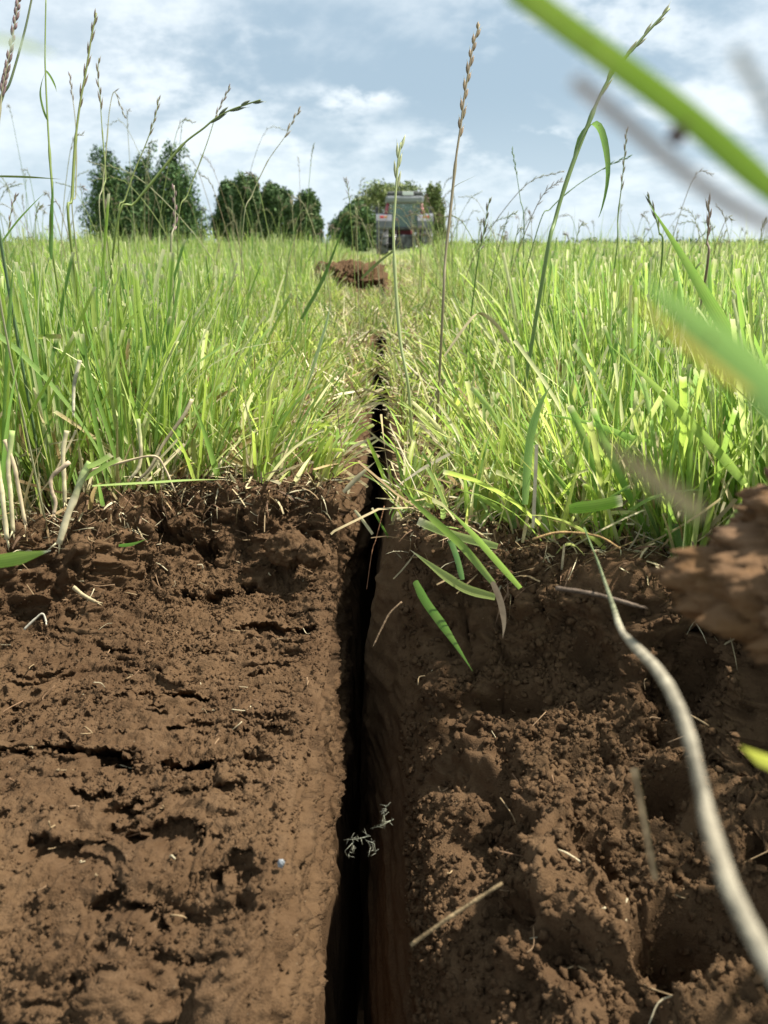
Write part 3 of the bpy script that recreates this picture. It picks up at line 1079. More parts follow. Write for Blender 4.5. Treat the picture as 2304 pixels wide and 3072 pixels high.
def tractor():
    bx, by, bz = .76, 33.0, -.53
    T = empty("tractor", (bx, by, bz), "red and grey tractor with glazed cab driving away on the field", "tractor")
    o = np.array([bx, by, bz])

    def part(name, mat, boxes, parent=T, label=None):
        g = Geo()
        for c, sz, bv, *tp in boxes:
            bevel_box(g, o + np.array(c), sz, bv, tp[0] if tp else None)
        return sub(name, g.mesh(name, mat, False), parent, label)
    part("chassis", M_dark, [((0, .9, .75), (.55, 2.6, .45), .04), ((0, -.35, .72), (.7, .5, .5), .05), ((0, 0, .78), (1.5, .25, .25), .03), ((0, 2.1, .55), (1.3, .2, .18), .03)])
    part("bonnet", M_red, [((0, 1.75, 1.28), (.72, 1.5, .62), .08, (.86, .98))])
    for sx in (-1, 1):
        fr = Geo()
        fr.tube([o + (sx * .72, -.42, 1.50), o + (sx * .69, -.42, 1.70), o + (sx * .60, -.36, 2.12)], .062, 8)
        sub("cab_pillar", fr.mesh("cab_pillar", M_red), T)
        fr = Geo()
        fr.tube([o + (sx * .66, 1.0, 1.15), o + (sx * .60, .9, 2.12)], .05, 8)
        sub("cab_pillar", fr.mesh("cab_pillar", M_red), T)
    part("crossbar", M_dark, [((0, -.42, 1.20), (1.35, .07, .10), .02)])
    part("roof", M_pale, [((0, .25, 2.20), (1.40, 1.55, .24), .07)])
    part("roof_cap", M_dark, [((0, .25, 2.40), (1.30, 1.4, .16), .05)])
    part("number_plate", M_white, [((.12, -.475, 2.41), (.40, .02, .13), .006)], label="blank white plate on the back of the roof")
    part("rear_window", M_glass, [((0, -.40, 1.66), (1.22, .012, .82), .004)])
    part("side_window", M_glass, [((-.64, .30, 1.62), (.012, 1.2, .85), .004)])
    part("side_window", M_glass, [((.64, .30, 1.62), (.012, 1.2, .85), .004)])
    part("seat", M_dark, [((0, .1, 1.20), (.5, .5, .14), .04), ((0, -.16, 1.50), (.48, .12, .6), .05)])
    part("steering_wheel", M_dark, [((0, .72, 1.45), (.36, .06, .36), .02)])
    for sx in (-1, 1):
        g = Geo()
        prof = [(-.86, 1.22), (-.84, 1.45), (-.70, 1.64), (-.35, 1.72), (.10, 1.72), (.50, 1.60), (.75, 1.36)]
        xs_ = (sx * .47, sx * 1.05)
        for (y0, z0), (y1, z1) in zip(prof[:-1], prof[1:]):
            V = [o + (xs_[0], y0, z0), o + (xs_[1], y0, z0), o + (xs_[1], y1, z1), o + (xs_[0], y1, z1)]
            V2 = [p_ - np.array((0, -.03 if y0 < -.5 else 0, .045)) for p_ in V]
            g.add(np.array(V + V2), [(0, 1, 2, 3), (7, 6, 5, 4), (0, 4, 5, 1), (1, 5, 6, 2), (2, 6, 7, 3), (3, 7, 4, 0)])
        f_ = sub("fender", g.mesh("fender", M_grey, False), T)
        part("tail_light", M_lamp, [((sx * .84, -.862, 1.58), (.15, .05, .09), .012)], f_)
        part("indicator", M_amber, [((sx * .70, -.858, 1.58), (.10, .04, .07), .012)], f_)
        ty, ri = wheel_meshes(bx + sx * .82, by - .05, bz + .78, .78, .44, 18)
        w_ = sub("rear_wheel", ty, T); sub("rim", ri, w_)
        ty, ri = wheel_meshes(bx + sx * .74, by + 2.1, bz + .50, .50, .32, 16)
        w_ = sub("front_wheel", ty, T); sub("rim", ri, w_)
        g = Geo()
        g.tube([o + (sx * .62, .95, 1.95), o + (sx * .98, .98, 1.98)], .015, 6)
        bevel_box(g, o + np.array((sx * 1.02, .98, 1.85)), (.16, .05, .28), .02)
        sub("mirror", g.mesh("mirror", M_dark, False), T)
        g = Geo()
        g.tube([o + (sx * .40, -.5, .62), o + (sx * .42, -1.25, .52)], .035, 6)
        g.tube([o + (sx * .30, -.5, 1.15), o + (sx * .41, -1.0, .56)], .022, 6)
        sub("lift_arm", g.mesh("lift_arm", M_steel), T)
    g = Geo()
    g.tube([o + (-.44, 1.3, 1.5), o + (-.52, 1.25, 1.7), o + (-.52, 1.25, 2.25)], [.05, .055, .04], 8)
    sub("exhaust", g.mesh("exhaust", M_steel), T)


tractor()

# ------------------------------------------------------------------ soil heap thrown up on the slit
def lump(name, c, rad, label, cat, seed, amp=.22, fs=2.2, res=48, crumb=True, mat=None, fine=.06, group=None):
    a = np.linspace(0, 2 * np.pi, res * 2, endpoint=False)
    b = np.linspace(-np.pi / 2, np.pi / 2, res)
    B, A_ = np.meshgrid(b, a, indexing='ij')
    d = np.stack([np.cos(B) * np.cos(A_), np.cos(B) * np.sin(A_), np.sin(B)], -1)
    d0 = d
    d = d * np.array(rad) / np.mean(rad)
    k = 1 + amp * fbm(d * fs + seed, 3, .55, seed) + fine * 2 * np.abs(vnoise(d * fs * 4 + seed, seed + 1)) + fine * 1.6 * np.abs(vnoise(d * fs * 9, seed + 2)) \
        + fine * np.abs(vnoise(d * fs * 20, seed + 3)) - fine * 3 * sstep(.4, .75, vnoise(d * fs * 3, seed + 4))
    V = (np.array(c) + d0 * k[..., None] * np.array(rad)).reshape(-1, 3)
    n, m = res, res * 2
    i = np.arange(n - 1)[:, None] * m; j = np.arange(m)[None, :]; j2 = (j + 1) % m
    Q = np.stack([i + j, i + j2, i + m + j2, i + m + j], -1).reshape(-1, 4)
    me = raw_mesh(name, V - np.array(c), [Q], mat or M_soil)
    o = link(name, me, None, None, label, cat, group)
    o.location = c
    return o


lump("soil_heap", (-.145, 3.40, -.045), (.140, .42, .110), "crumbly brown soil heap thrown up on the slit before the tractor", "soil heap", 71, .28, 2.9, 100, fine=.05)
lump("soil_clod", tuple(P(622, 1186, .515)), (.0115, .010, .0105), "larger round soil clod on the shelf edge by the slit", "clod", 72, .2, 2.0, 40)
lump("soil_clod", tuple(P(672, 1196, .508)), (.0075, .007, .0078), "smaller round rusty soil clod beside the larger one", "clod", 73, .2, 2.0, 36)
lump("turf_sod", (.128, .145, .0955), (.060, .044, .020), "upturned brown sod close to the lens at the right edge", "sod", 74, .13, 2.6, 120, fine=.05, mat=plain_material("sunlit_fibrous_soil", (.135, .072, .030), .95, .04, 60.0, .1, bump=.8))  # same soil as the bank, coloured a lighter tan to imitate full sun
lump("pebble", tuple(P(607, 1866, .272)), (.0010, .0008, .0013), "tiny pale grey pebble stuck in the shelf near the slit", "pebble", 75, .30, 1.8, 24, mat=M_pale, fine=.05)

# ------------------------------------------------------------------ tall flowering stems
GRN, YGR, PALE, BRN, PUR, BLU = (.16, .26, .06), (.26, .33, .09), (.42, .42, .24), (.20, .14, .09), (.24, .15, .15), (.13, .22, .11)
DKB = (.10, .085, .06)


def spikelets(g, path, n, length, wid, color, r, spread=.15, hug=.8):
    wid = wid * .72
    """grass ear: small boat-shaped spikelets set alternately on both sides of the axis"""
    t, s_, nn = frames(path)
    m = len(path)
    for k in range(n):
        i = int((k + .3) / n * (m - 1))
        sd = 1 if k % 2 else -1
        L = length * r.uniform(.8, 1.2) * (1 - .35 * k / n)
        ax = t[i] * math.cos(spread) + s_[i] * sd * math.sin(spread)
        p0 = path[i] + s_[i] * sd * wid * .25
        pts = [p0 + ax * L * f_ for f_ in (0, .2, .5, .8, 1)]
        cc = np.array(color) * r.uniform(.7, 1.35)
        g.tube(pts, np.array([.25, .8, 1, .55, .08]) * wid / 2, 5, cc, True, .6)
        if r.random() < .5:
            g.tube([p0 + ax * L * .6, p0 + ax * L * 1.25 + s_[i] * sd * wid * .2], [wid * .12, wid * .03], 3, np.array(PALE))


def stem(label, pts, depth, rad, head=None, stemc=YGR, headc=BRN, seed=0, leaves=(), ear=(.010, .0022), name="flowering_grass", group=None, cat="grass stem", to_ground=True, nsp=None):
    """pts from tip to foot as photo points; depth in metres (single or per point). head = share of the path that is ear"""
    r = np.random.default_rng(seed + 500)
    dp = depth if isinstance(depth, (list, tuple)) else [depth] * len(pts)
    W = [P(x, y, d) for (x, y), d in zip(pts, dp)]
    if to_ground and W[-1].z > 0.005:
        dv = (W[-1] - W[-2]).normalized()
        e = W[-1].z
        W.append(Vector((W[-1].x + dv.x * e * .4, W[-1].y + .15 * e, -.003)))
    path = spline(W, 44)[::-1]
    base = Vector(path[0])
    root = empty(name, base, label, cat, group)
    root['kind'] = 'thing'
    g = Geo()
    n = len(path)
    rd = np.linspace(rad, rad * .55, n)
    t_ = np.linspace(0, 1, n)[:, None]
    C = np.array(stemc) * (1 - t_) + (np.array(stemc) * .6 + np.array(headc) * .4) * t_
    # a swollen joint and a sheath
    kj = int(n * .45)
    rd[kj:kj + 2] *= 1.5
    rd[kj - 8:kj] *= 1.2
    g.tube(path, rd, 7, C)
    sub("culm", g.mesh("culm", M_stem), root)
    if head:
        h0 = int(n * (1 - head))
        hp = spline([tuple(q) for q in path[h0:]], 60)
        ln = float(np.linalg.norm(np.diff(hp, axis=0), axis=1).sum())
        hg = Geo()
        spikelets(hg, hp, nsp or max(5, int(ln / (ear[0] * .62))), ear[0], ear[1], headc, r)
        sub("seed_head", hg.mesh("seed_head", M_stem), root)
    for lp, ld, lw, lc in leaves:
        q = spline([P(x, y, ld) for x, y in lp], 18)
        f_ = np.linspace(0, 1, 18)
        lg = Geo()
        lg.ribbon(q, lw * np.clip((1 - f_) * 2.2, .08, 1) * np.clip(f_ * 6 + .4, 0, 1), side=(.75, -.5, .3), C=lc)
        sub("leaf", lg.mesh("leaf", M_grass), root)
    return root


TG = "tall flowering grass stems against the sky"
stem("leaning stem with fuzzy purple seed head at the left top corner", [(42, -14), (30, 60), (14, 150), (2, 215), (-6, 330), (-8, 600)], .42, .0006, .5, PALE, PUR, 1, group=TG, ear=(.006, .0024), nsp=22)
stem("slim curved dark leaf-like stem beside the purple seed head", [(70, -12), (52, 70), (22, 175), (-2, 232), (-14, 420)], .44, .0009, None, BLU, BRN, 2, group=TG)
stem("upright bare stem with drooping small leaf near the left edge", [(99, -10), (97, 110), (98, 160), (102, 250), (108, 350), (113, 420), (115, 560)], .55, .0008, None, YGR, GRN, 3, group=TG,
     leaves=[([(98, 152), (108, 165), (118, 185), (122, 198)], .55, .0018, GRN), ([(104, 262), (94, 235), (88, 205), (90, 180), (97, 156)], .55, .0022, GRN),
             ([(112, 560), (113, 500), (114, 440), (115, 392)], .545, .0048, (.12, .24, .05))])
stem("stem with long slender brown ear left of the conifers", [(208, 28), (198, 75), (186, 150), (174, 215), (165, 280), (160, 340), (155, 430), (150, 500)], .62, .0011, .42, YGR, BRN, 4, group=TG, ear=(.011, .0022))
stem("thin stem with zigzag brown ear above the left conifer", [(213, 125), (211, 165), (216, 205), (218, 245), (222, 300), (228, 380), (226, 470)], .75, .0006, .42, YGR, BRN, 5, group=TG, ear=(.010, .0022))
stem("faint pink-tipped thin stem between two brown ears", [(150, 158), (155, 200), (162, 255), (165, 320), (163, 420), (158, 480)], .80, .0006, .25, PALE, PUR, 6, group=TG, ear=(.007, .0016))
stem("hooked stem whose thin tip droops to the right", [(270, 255), (260, 228), (246, 198), (236, 240), (231, 300), (222, 400), (216, 480)], .85, .0006, .3, PALE, BRN, 7, group=TG, ear=(.008, .0015))
stem("long arching stem with dark green ear bent over the conifers", [(563, 215), (530, 226), (492, 240), (462, 258), (438, 278), (402, 305), (375, 335), (335, 385), (290, 440), (250, 495)], .66, .0010, .36, YGR, (.13, .15, .10), 8, group=TG, ear=(.013, .0034))
stem("thin straight stem with feathery ear crossing the arching one", [(497, 186), (483, 215), (466, 250), (450, 300), (432, 350), (405, 420), (385, 490)], .85, .0006, .34, YGR, PUR, 9, group=TG, ear=(.008, .002))
stem("thin leaning stem with small brown ear above conifer gap", [(343, 210), (338, 240), (326, 280), (312, 318), (290, 370), (270, 430), (255, 490)], .8, .0007, .35, YGR, BRN, 10, group=TG, ear=(.009, .002))
stem("loose pale panicle leaning right above the middle trees", [(648, 236), (634, 258), (615, 295), (590, 330), (574, 356), (545, 420), (525, 490)], 1.0, .0006, .3, PALE, (.34, .26, .18), 11, group=TG, ear=(.010, .003))
stem("tallest central stem with long brown many-spiked ear", [(1036, 52), (1022, 100), (1013, 150), (1003, 210), (995, 275), (986, 335), (979, 400), (971, 475), (962, 560), (957, 660)], .62, .0011, .44, (.34, .28, .18), (.30, .21, .13), 12, group=TG, ear=(.010, .0036),
     leaves=[([(975, 410), (990, 398), (1010, 388), (1030, 378)], .62, .0014, (.13, .15, .08))])
stem("pale green stem with whitish ear standing before the tractor", [(866, 308), (860, 350), (856, 400), (853, 450), (850, 500), (853, 580), (858, 660), (866, 745), (884, 850)], .56, .0012, .26, (.40, .46, .20), (.50, .52, .30), 13, group=TG, ear=(.014, .0032))
stem("sturdy stem right with folded drooping leaf and slim ear", [(1446, 18), (1420, 46), (1391, 78), (1366, 108), (1335, 140), (1310, 180), (1288, 225), (1270, 270), (1246, 330), (1218, 410), (1198, 480), (1178, 570)], .50, .0013, .5, (.20, .30, .10), (.30, .30, .17), 14, group=TG, ear=(.014, .0022),
     leaves=[([(1240, 345), (1254, 302), (1270, 276), (1284, 268), (1297, 278), (1307, 312), (1313, 360), (1310, 405), (1300, 450), (1293, 470)], .5, .0042, (.15, .26, .07))])
stem("short dark brown ear right of the tractor", [(1058, 428), (1052, 460), (1046, 495), (1040, 530), (1030, 580)], .85, .0008, .7, GRN, DKB, 15, group=TG, ear=(.012, .003))
stem("dark upright ear near the right edge over the grass", [(1530, 432), (1532, 470), (1528, 520), (1524, 600)], .55, .0008, .5, BRN, (.16, .11, .09), 16, group=TG, ear=(.010, .0022))
stem("straight thin stem behind the folded drooping leaf", [(1354, 278), (1350, 330), (1343, 400), (1335, 470), (1330, 560)], .8, .0007, .45, GRN, BRN, 17, group=TG, ear=(.010, .002))
stem("bent thin stem leaning right across the low sky", [(1362, 338), (1330, 350), (1290, 372), (1240, 405), (1190, 450), (1160, 500)], .9, .0006, .3, GRN, BLU, 18, group=TG, ear=(.009, .0018))
stem("thin bluish stem with fork right of the central ear", [(1106, 320), (1115, 370), (1124, 430), (1132, 500)], 1.0, .0006, .3, BLU, GRN, 19, group=TG, ear=(.008, .0016))
stem("stem leaning right with sparse ear in the right grass", [(1398, 420), (1412, 455), (1424, 500), (1430, 560)], .7, .0008, .5, GRN, (.18, .16, .10), 20, group=TG, ear=(.011, .0022))
stem("purple tipped short stem over the left grass edge", [(36, 420), (26, 445), (18, 500), (15, 560)], .8, .0006, .5, YGR, PUR, 21, group=TG, ear=(.008, .002))
stem("pale pinkish brush-like ear before the left conifer", [(364, 476), (372, 440), (376, 400), (378, 480), (370, 560)][2:], .7, .0009, .5, PALE, PUR, 22, group=TG, ear=(.008, .0032))

# thinner look-alike stems farther back
r_ = np.random.default_rng(77)
SG = "thin flowering stems standing above the far grass"
for k in range(225):
    left = r_.random() < .60
    y = r_.uniform(1.1, 4.2)
    if left:
        x = r_.uniform(-.50, .02) * y
        top = r_.uniform(.02, .40 if r_.random() < .35 else .20) * (.65 if x > -.12 * y else 1)
    else:
        x = r_.uniform(.02, .52) * y
        top = r_.uniform(-.03, .22 if r_.random() < .15 else .08)
    if k >= 190:                      # a denser stand of stems on the track side before the tractor
        y = r_.uniform(1.8, 4.5)
        x = r_.uniform(.028, .085) * y
        top = r_.uniform(.02, .13)
    hgt = CAM_H + top * y * .34 + .01
    lx, ly = r_.normal(0, .18) * hgt, r_.normal(0, .1) * hgt
    z0 = float(field_z(x, y))
    pts = [(x, y, z0), (x + lx * .2, y + ly * .2, z0 + hgt * .5), (x + lx * .9, y + ly, z0 + hgt * .97), (x + lx * 1.5, y + ly, z0 + hgt * r_.uniform(.97, 1.12))]
    path = spline(pts, 18)
    root = empty("flowering_grass", pts[0], "thin wispy flowering stem rising from the distant grass", "grass stem", SG)
    root['kind'] = 'thing'
    g = Geo()
    c0 = np.array([GRN, YGR, PALE, (.3, .24, .14)][r_.integers(0, 4)])
    g.tube(path, np.linspace(.0007, .00035, 18) * (.8 + .24 * y), 4, c0)
    sub("culm", g.mesh("culm", M_stem), root)
    hp = spline([tuple(q) for q in path[11:]], 30)
    hg = Geo()
    spikelets(hg, hp, int(r_.integers(6, 12)), .008 * (.8 + .25 * y), .0014 * (.8 + .28 * y), [(.40, .32, .20), (.42, .30, .26), PALE, (.42, .42, .22)][r_.integers(0, 4)], r_, r_.uniform(.15, .5))
    sub("seed_head", hg.mesh("seed_head", M_stem), root)

# ------------------------------------------------------------------ single blades one can point to
BG = "single grass blades"


def blade(label, pts, depth, wid, col, tipc=None, cut=False, side=(.8, -.45, .3), basec=None, name="grass_shoot", cat="grass blade", mat=None, group=BG, fold=.16):
    dp = depth if isinstance(depth, (list, tuple)) else list(np.linspace(depth, depth, len(pts)))
    path = spline([P(x, y, d) for (x, y), d in zip(pts, dp)], 26)
    f_ = np.linspace(0, 1, 26)
    w = wid * (np.clip((1 - f_) * 2.0, .03, 1) if not cut else np.ones(26)) * np.clip(.7 + f_ * 2, 0, 1)
    C = np.tile(np.array(col, float), (26, 1))
    if basec is not None:
        k = np.clip(1 - f_ / .35, 0, 1)[:, None]; C = C * (1 - k) + np.array(basec) * k
    if tipc is not None:
        k = np.clip((f_ - .86) / .12, 0, 1)[:, None]; C = C * (1 - k) + np.array(tipc) * k
    g = Geo()
    g.ribbon(path, w, side, fold, C)
    me = g.mesh(name, mat or M_grass)
    root = link(name, me, None, 'thing', label, cat, group)
    me.transform(__import__('mathutils').Matrix.Translation(-Vector(path[0])))
    root.location = path[0]
    return root


LIME, MIDG, DARKG, BLUEG = (.25, .38, .05), (.19, .32, .055), (.10, .20, .03), (.14, .27, .09)
WHT, TAN, RUST = (.72, .66, .46), (.50, .38, .22), (.36, .18, .06)
blade("large blurred green blade slanting across the upper right sky", [(1700, 440), (1600, 350), (1480, 245), (1340, 140), (1210, 45), (1110, -30)], .058, .0018, (.105, .18, .022), cut=True)
blade("faint blurred pinkish stalk under the large green blade", [(1700, 505), (1560, 430), (1440, 340), (1330, 245), (1240, 172)], .043, .00070, (.62, .52, .47), cut=True, name="dry_stalk", mat=M_straw)
blade("faint blurred grey stalk in the right top corner", [(1720, 330), (1680, 270), (1640, 190), (1588, 108)], .038, .00055, (.62, .62, .58), cut=True, name="dry_stalk", mat=M_straw)
blade("wide blurred bluish green blade at the right edge", [(1760, 950), (1660, 840), (1560, 745), (1460, 660), (1370, 590)], .050, .0024, (.17, .29, .08))
blade("blurred orange-brown blade under the wide blurred green one", [(1620, 850), (1530, 780), (1420, 690), (1300, 585)], .048, .00055, (.36, .30, .07))
blade("blurred tan dead leaf hanging over the right grass", [(1520, 1110), (1440, 1050), (1350, 985), (1250, 930)], .046, .0012, (.62, .50, .27), name="withered_grass", mat=M_straw)
blade("short blurred green blade with yellow edge at the left margin", [(-20, 1216), (40, 1206), (110, 1189)], .30, .0050, (.24, .38, .06), (.85, .80, .65), side=(.2, .2, 1))
blade("blurred yellow-green leaf tip at the lower right margin", [(1700, 1660), (1650, 1636), (1600, 1612)], .10, .0026, (.42, .44, .07))
blade("faint blurred grey-green blade end at the left top margin", [(-30, 82), (60, 100), (128, 123)], .06, .0007, (.30, .36, .27))
# hanging over the right side of the slit
blade("long green blade leaning over the slit from the right bank", [(1068, 1262), (1010, 1192), (950, 1135), (893, 1083), (820, 998)], [.36, .37, .39, .41, .43], .0034, (.24, .38, .055), basec=(.30, .40, .12))
blade("green blade parallel to the one leaning over the slit", [(1125, 1270), (1057, 1192), (1010, 1140), (961, 1093)], .37, .0034, (.26, .40, .08))
blade("pale cut leaf pair pointing left over the slit edge", [(1075, 1180), (1010, 1164), (958, 1148), (903, 1125)], .40, .0040, (.42, .52, .18), WHT, True, side=(0, .2, 1))
blade("pale blade with bleached tip reaching left over bare soil", [(1070, 1290), (1010, 1273), (966, 1247), (927, 1218), (886, 1188)], .37, .0040, (.38, .46, .14), WHT, side=(0, .3, 1))
blade("dark green blade hanging down the right bank", [(896, 1255), (917, 1296), (953, 1346), (984, 1392), (1021, 1450)], [.40, .39, .375, .36, .345], .0040, (.13, .27, .04), side=(.85, .1, .5))
blade("short bluish blade standing on the bank by the slit", [(1000, 1252), (988, 1205), (974, 1166)], .38, .0030, BLUEG, cut=True)
blade("dead brown sheath hanging down the right bank", [(1063, 1257), (1080, 1300), (1088, 1345), (1086, 1379)], .355, .0030, (.50, .36, .22), name="withered_grass", mat=M_straw)
blade("thin green blade dropping into the slit", [(794, 949), (824, 1020), (842, 1066), (854, 1106)], .54, .0030, LIME, cut=True)
blade("short green stub sticking up inside the slit", [(845, 1170), (825, 1135), (804, 1097)], .50, .0016, DARKG, WHT, True)
blade("pale straw stub pointing down into the slit", [(766, 1102), (785, 1126), (805, 1154)], .51, .0018, (.55, .50, .28), None, True, name="dead_straw", mat=M_straw, side=(.6, .2, .7))
blade("frayed white straw end at the corner of the slit", [(742, 1064), (775, 1030), (812, 996)], .535, .0034, (.62, .54, .34), name="dead_straw", mat=M_straw, side=(.4, .1, .9))
# left bank
blade("pale green blade lying level over the left turf edge", [(200, 1051), (330, 1044), (420, 1038), (484, 1036)], .44, .0036, (.36, .48, .16), (.70, .60, .40), side=(0, -.75, .5))
blade("small bright green blade bit lying on the soil shelf", [(256, 1178), (285, 1175), (318, 1164)], .465, .0022, (.10, .24, .03), side=(0, .7, .6))
blade("wide cut blade slanting right in the left grass", [(59, 904), (110, 819), (164, 719)], .46, .0036, LIME, (.70, .62, .38), True)
blade("tall straight blade at the left margin", [(8, 1000), (17, 795), (24, 648), (30, 560)], .46, .0046, (.20, .35, .08))
blade("blade bent level with dry end in the left grass", [(-5, 736), (60, 729), (132, 727)], .52, .0030, (.30, .38, .09), TAN, True, side=(0, -.3, 1))
blade("level dark blade crossing left under the sky", [(-10, 380), (60, 382), (134, 387)], .48, .0012, (.16, .20, .06), RUST, side=(0, .2, 1))
blade("green blade pointing up right at the left skyline", [(-20, 560), (30, 490), (66, 448), (100, 412)], .60, .0042, MIDG)
blade("short green cut blade standing before the left conifer", [(220, 620), (228, 520), (236, 418)], .70, .0038, LIME, WHT, True)
blade("long dark green blade slanting beside the soil heap", [(652, 690), (700, 600), (745, 480)], .90, .0060, DARKG)
blade("dark bent leaf crossing the pale ear stem", [(782, 602), (820, 567), (850, 543), (864, 520)], .62, .0046, (.10, .13, .03), RUST)
blade("white shining blade in the grass left of the slit", [(650, 870), (675, 800), (705, 700), (715, 650)], .72, .0040, (.45, .55, .30))
# right grass
blade("long broad green blade sweeping down the right side", [(1690, 880), (1620, 790), (1545, 670), (1470, 545), (1402, 440)], .40, .0060, (.19, .33, .06))
blade("long yellow-green blade slanting down to the right tuft", [(1610, 1045), (1554, 978), (1470, 890), (1405, 823), (1313, 742)], .38, .0046, (.26, .38, .08))
blade("broad upright blade in front of the right grass", [(1550, 1020), (1570, 900), (1590, 760)], .42, .0056, (.17, .31, .06))
blade("curved pale blade in the right grass middle", [(1135, 1090), (1145, 960), (1165, 880), (1190, 832)], .42, .0046, (.26, .42, .12))
blade("long thin green blade crossing over the cut right turf", [(1490, 970), (1380, 950), (1280, 915), (1160, 890)], .42, .0034, (.22, .38, .08), side=(0, -.2, 1))
blade("folded green leaf lying on the right turf edge", [(1230, 1100), (1290, 1093), (1345, 1082)], .36, .0052, (.22, .40, .05), WHT, True, side=(0, .1, 1))
blade("white straw stalk standing in the right turf", [(1152, 1140), (1156, 1060), (1160, 960)], .39, .0018, (.60, .52, .32), name="dead_straw", mat=M_straw, cut=True)
blade("straw stalk bent to a knee in the right grass", [(960, 770), (1010, 700), (1038, 678), (1075, 705), (1100, 740)], .62, .0030, (.62, .52, .28), name="dead_straw", mat=M_straw, cut=True)

DG = "bleached dead stems along the left turf edge"


def dead_stem(label, pts, depth, rad, col=(.64, .56, .33), name="dead_straw", group=DG, cat="dead stem", mat=None, jag=True, seg=8, topc=None):
    dp = depth if isinstance(depth, (list, tuple)) else [depth] * len(pts)
    path = spline([P(x, y, d) for (x, y), d in zip(pts, dp)], 22)
    rr = np.random.default_rng(int(pts[0][0] * 7 + pts[0][1]))
    rd = rad * np.linspace(1.1, .85, 22) * rr.uniform(.88, 1.12, 22) if np.isscalar(rad) else np.interp(np.linspace(0, 1, 22), np.linspace(0, 1, len(rad)), rad)
    C = np.array(col) * rr.uniform(.8, 1.1, 22)[:, None]
    C = C * (1 - .45 * np.clip(fbm(path * 160, 2, .6, 401), 0, 1))[:, None]
    if topc is not None:
        k = np.clip(1 - np.linspace(0, 1, 22) / topc[3], 0, 1)[:, None] ** .6
        C = C * (1 - k) + np.array(topc[:3]) * k
    g = Geo()
    g.tube(path, rd, seg, C, True, .7)
    if jag:
        e = path[-1]; t_ = path[-1] - path[-3]; t_ /= np.linalg.norm(t_)
        for q in range(3):
            d = np.array([rr.normal(0, .3), rr.normal(0, .3), rr.normal(0, .3)]) + t_
            g.tube([e - t_ * rd[-1], e + d * rd[-1] * 3], [rd[-1] * .5, rd[-1] * .1], 4, np.array(col) * 1.1)
    me = g.mesh(name, mat or M_straw)
    me.transform(__import__('mathutils').Matrix.Translation(-Vector(path[0])))
    o = link(name, me, None, None, label, cat, group)
    o.location = path[0]
    return o


dead_stem("thick bleached stem hanging down over the left turf edge", [(196, 1000), (180, 1026), (161, 1075), (146, 1112), (127, 1175)], .415, .0019, (.66, .58, .36), topc=(.34, .46, .14, .5))
dead_stem("stout straw stem at the very left margin", [(-12, 960), (-2, 1030), (5, 1075), (15, 1165)], .41, .0014, topc=(.30, .42, .12, .35))
dead_stem("straight straw stem, second from the left margin", [(26, 930), (18, 1010), (22, 1060), (28, 1150)], .412, .0013, topc=(.34, .44, .14, .3))
dead_stem("thin straw stem leaning right, third from the left margin", [(10, 950), (30, 1005), (38, 1045), (54, 1130)], .412, .0011, (.58, .46, .28))
dead_stem("upright straw stub behind the thick bleached stem", [(144, 930), (136, 975), (138, 1030), (140, 1088)], .43, .0012)
dead_stem("crooked straw stem left of the thick bleached one", [(150, 998), (112, 1030), (112, 1060), (120, 1085), (116, 1110)], .42, .0010, (.60, .46, .30))
dead_stem("pale broken stalk standing high in the left grass", [(172, 778), (160, 830), (158, 890)], .47, .0011, (.74, .68, .48))
dead_stem("straw stem bending left at the middle turf edge", [(298, 905), (304, 970), (300, 1008), (284, 1032)], .47, .0011, topc=(.40, .46, .18, .3))
dead_stem("thin twisted straw lying along the turf edge", [(415, 862), (395, 900), (352, 960), (325, 1010), (300, 1036)], .49, .0010, (.60, .50, .30))
dead_stem("long thin straw lying over the turf edge", [(170, 1022), (250, 1002), (330, 985), (355, 1010), (376, 1058)], .465, .0007, (.58, .46, .28), seg=5)
dead_stem("short straw piece lying on the soil shelf", [(158, 1268), (180, 1286), (206, 1300)], .437, .0012, (.52, .42, .24), seg=5)
dead_stem("white forked root bit lying on the soil shelf", [(52, 1360), (75, 1338), (92, 1326), (100, 1345)], .42, .0006, (.66, .60, .46), seg=5)

blade("green leaf fork growing from the top of the thick bleached stem", [(190, 1012), (215, 1000), (242, 984)], .413, .0042, (.32, .44, .13), (.66, .58, .36), True, side=(.1, -.6, .7))
blade("dull green leaf under the fork of the thick bleached stem", [(178, 1040), (225, 1010), (262, 992)], .418, .0036, (.24, .36, .09), (.66, .58, .36), True, side=(.1, -.6, .7))
RGP = "roots on the right bank"
dead_stem("thick white blurred root curving down the right foreground", [(1262, 1140), (1290, 1210), (1325, 1312), (1342, 1362), (1378, 1402), (1432, 1462), (1482, 1570), (1512, 1690), (1535, 1790), (1580, 1925), (1650, 2060), (1720, 2190)],
          [.315, .29, .235, .19, .155, .125, .104, .091, .084, .079, .074, .070], [.0004, .0005, .0006, .0009, .0007, .00105, .0009, .0009, .0009, .00085, .0012, .0009, .0009, .0009, .0009], (.50, .44, .32), "root", RGP, "root", M_root, False, 12, (.12, .19, .06, .25))
dead_stem("thin tan root slanting across the lower right bank", [(888, 2042), (960, 1990), (1020, 1950), (1085, 1908)], .235, .0007, (.42, .30, .16), "root", RGP, "root", M_root, False, 6)
dead_stem("fuzzy brown rootlet dangling in the slit", [(868, 1300), (842, 1325), (824, 1358), (808, 1392)], .40, .0005, (.40, .27, .16), "root", RGP, "root", M_root, True, 5)
dead_stem("hair-thin red root strung down the slit", [(830, 1093), (812, 1165), (804, 1190), (792, 1273)], .49, .0003, (.34, .17, .09), "root", RGP, "root", M_root, False, 5)
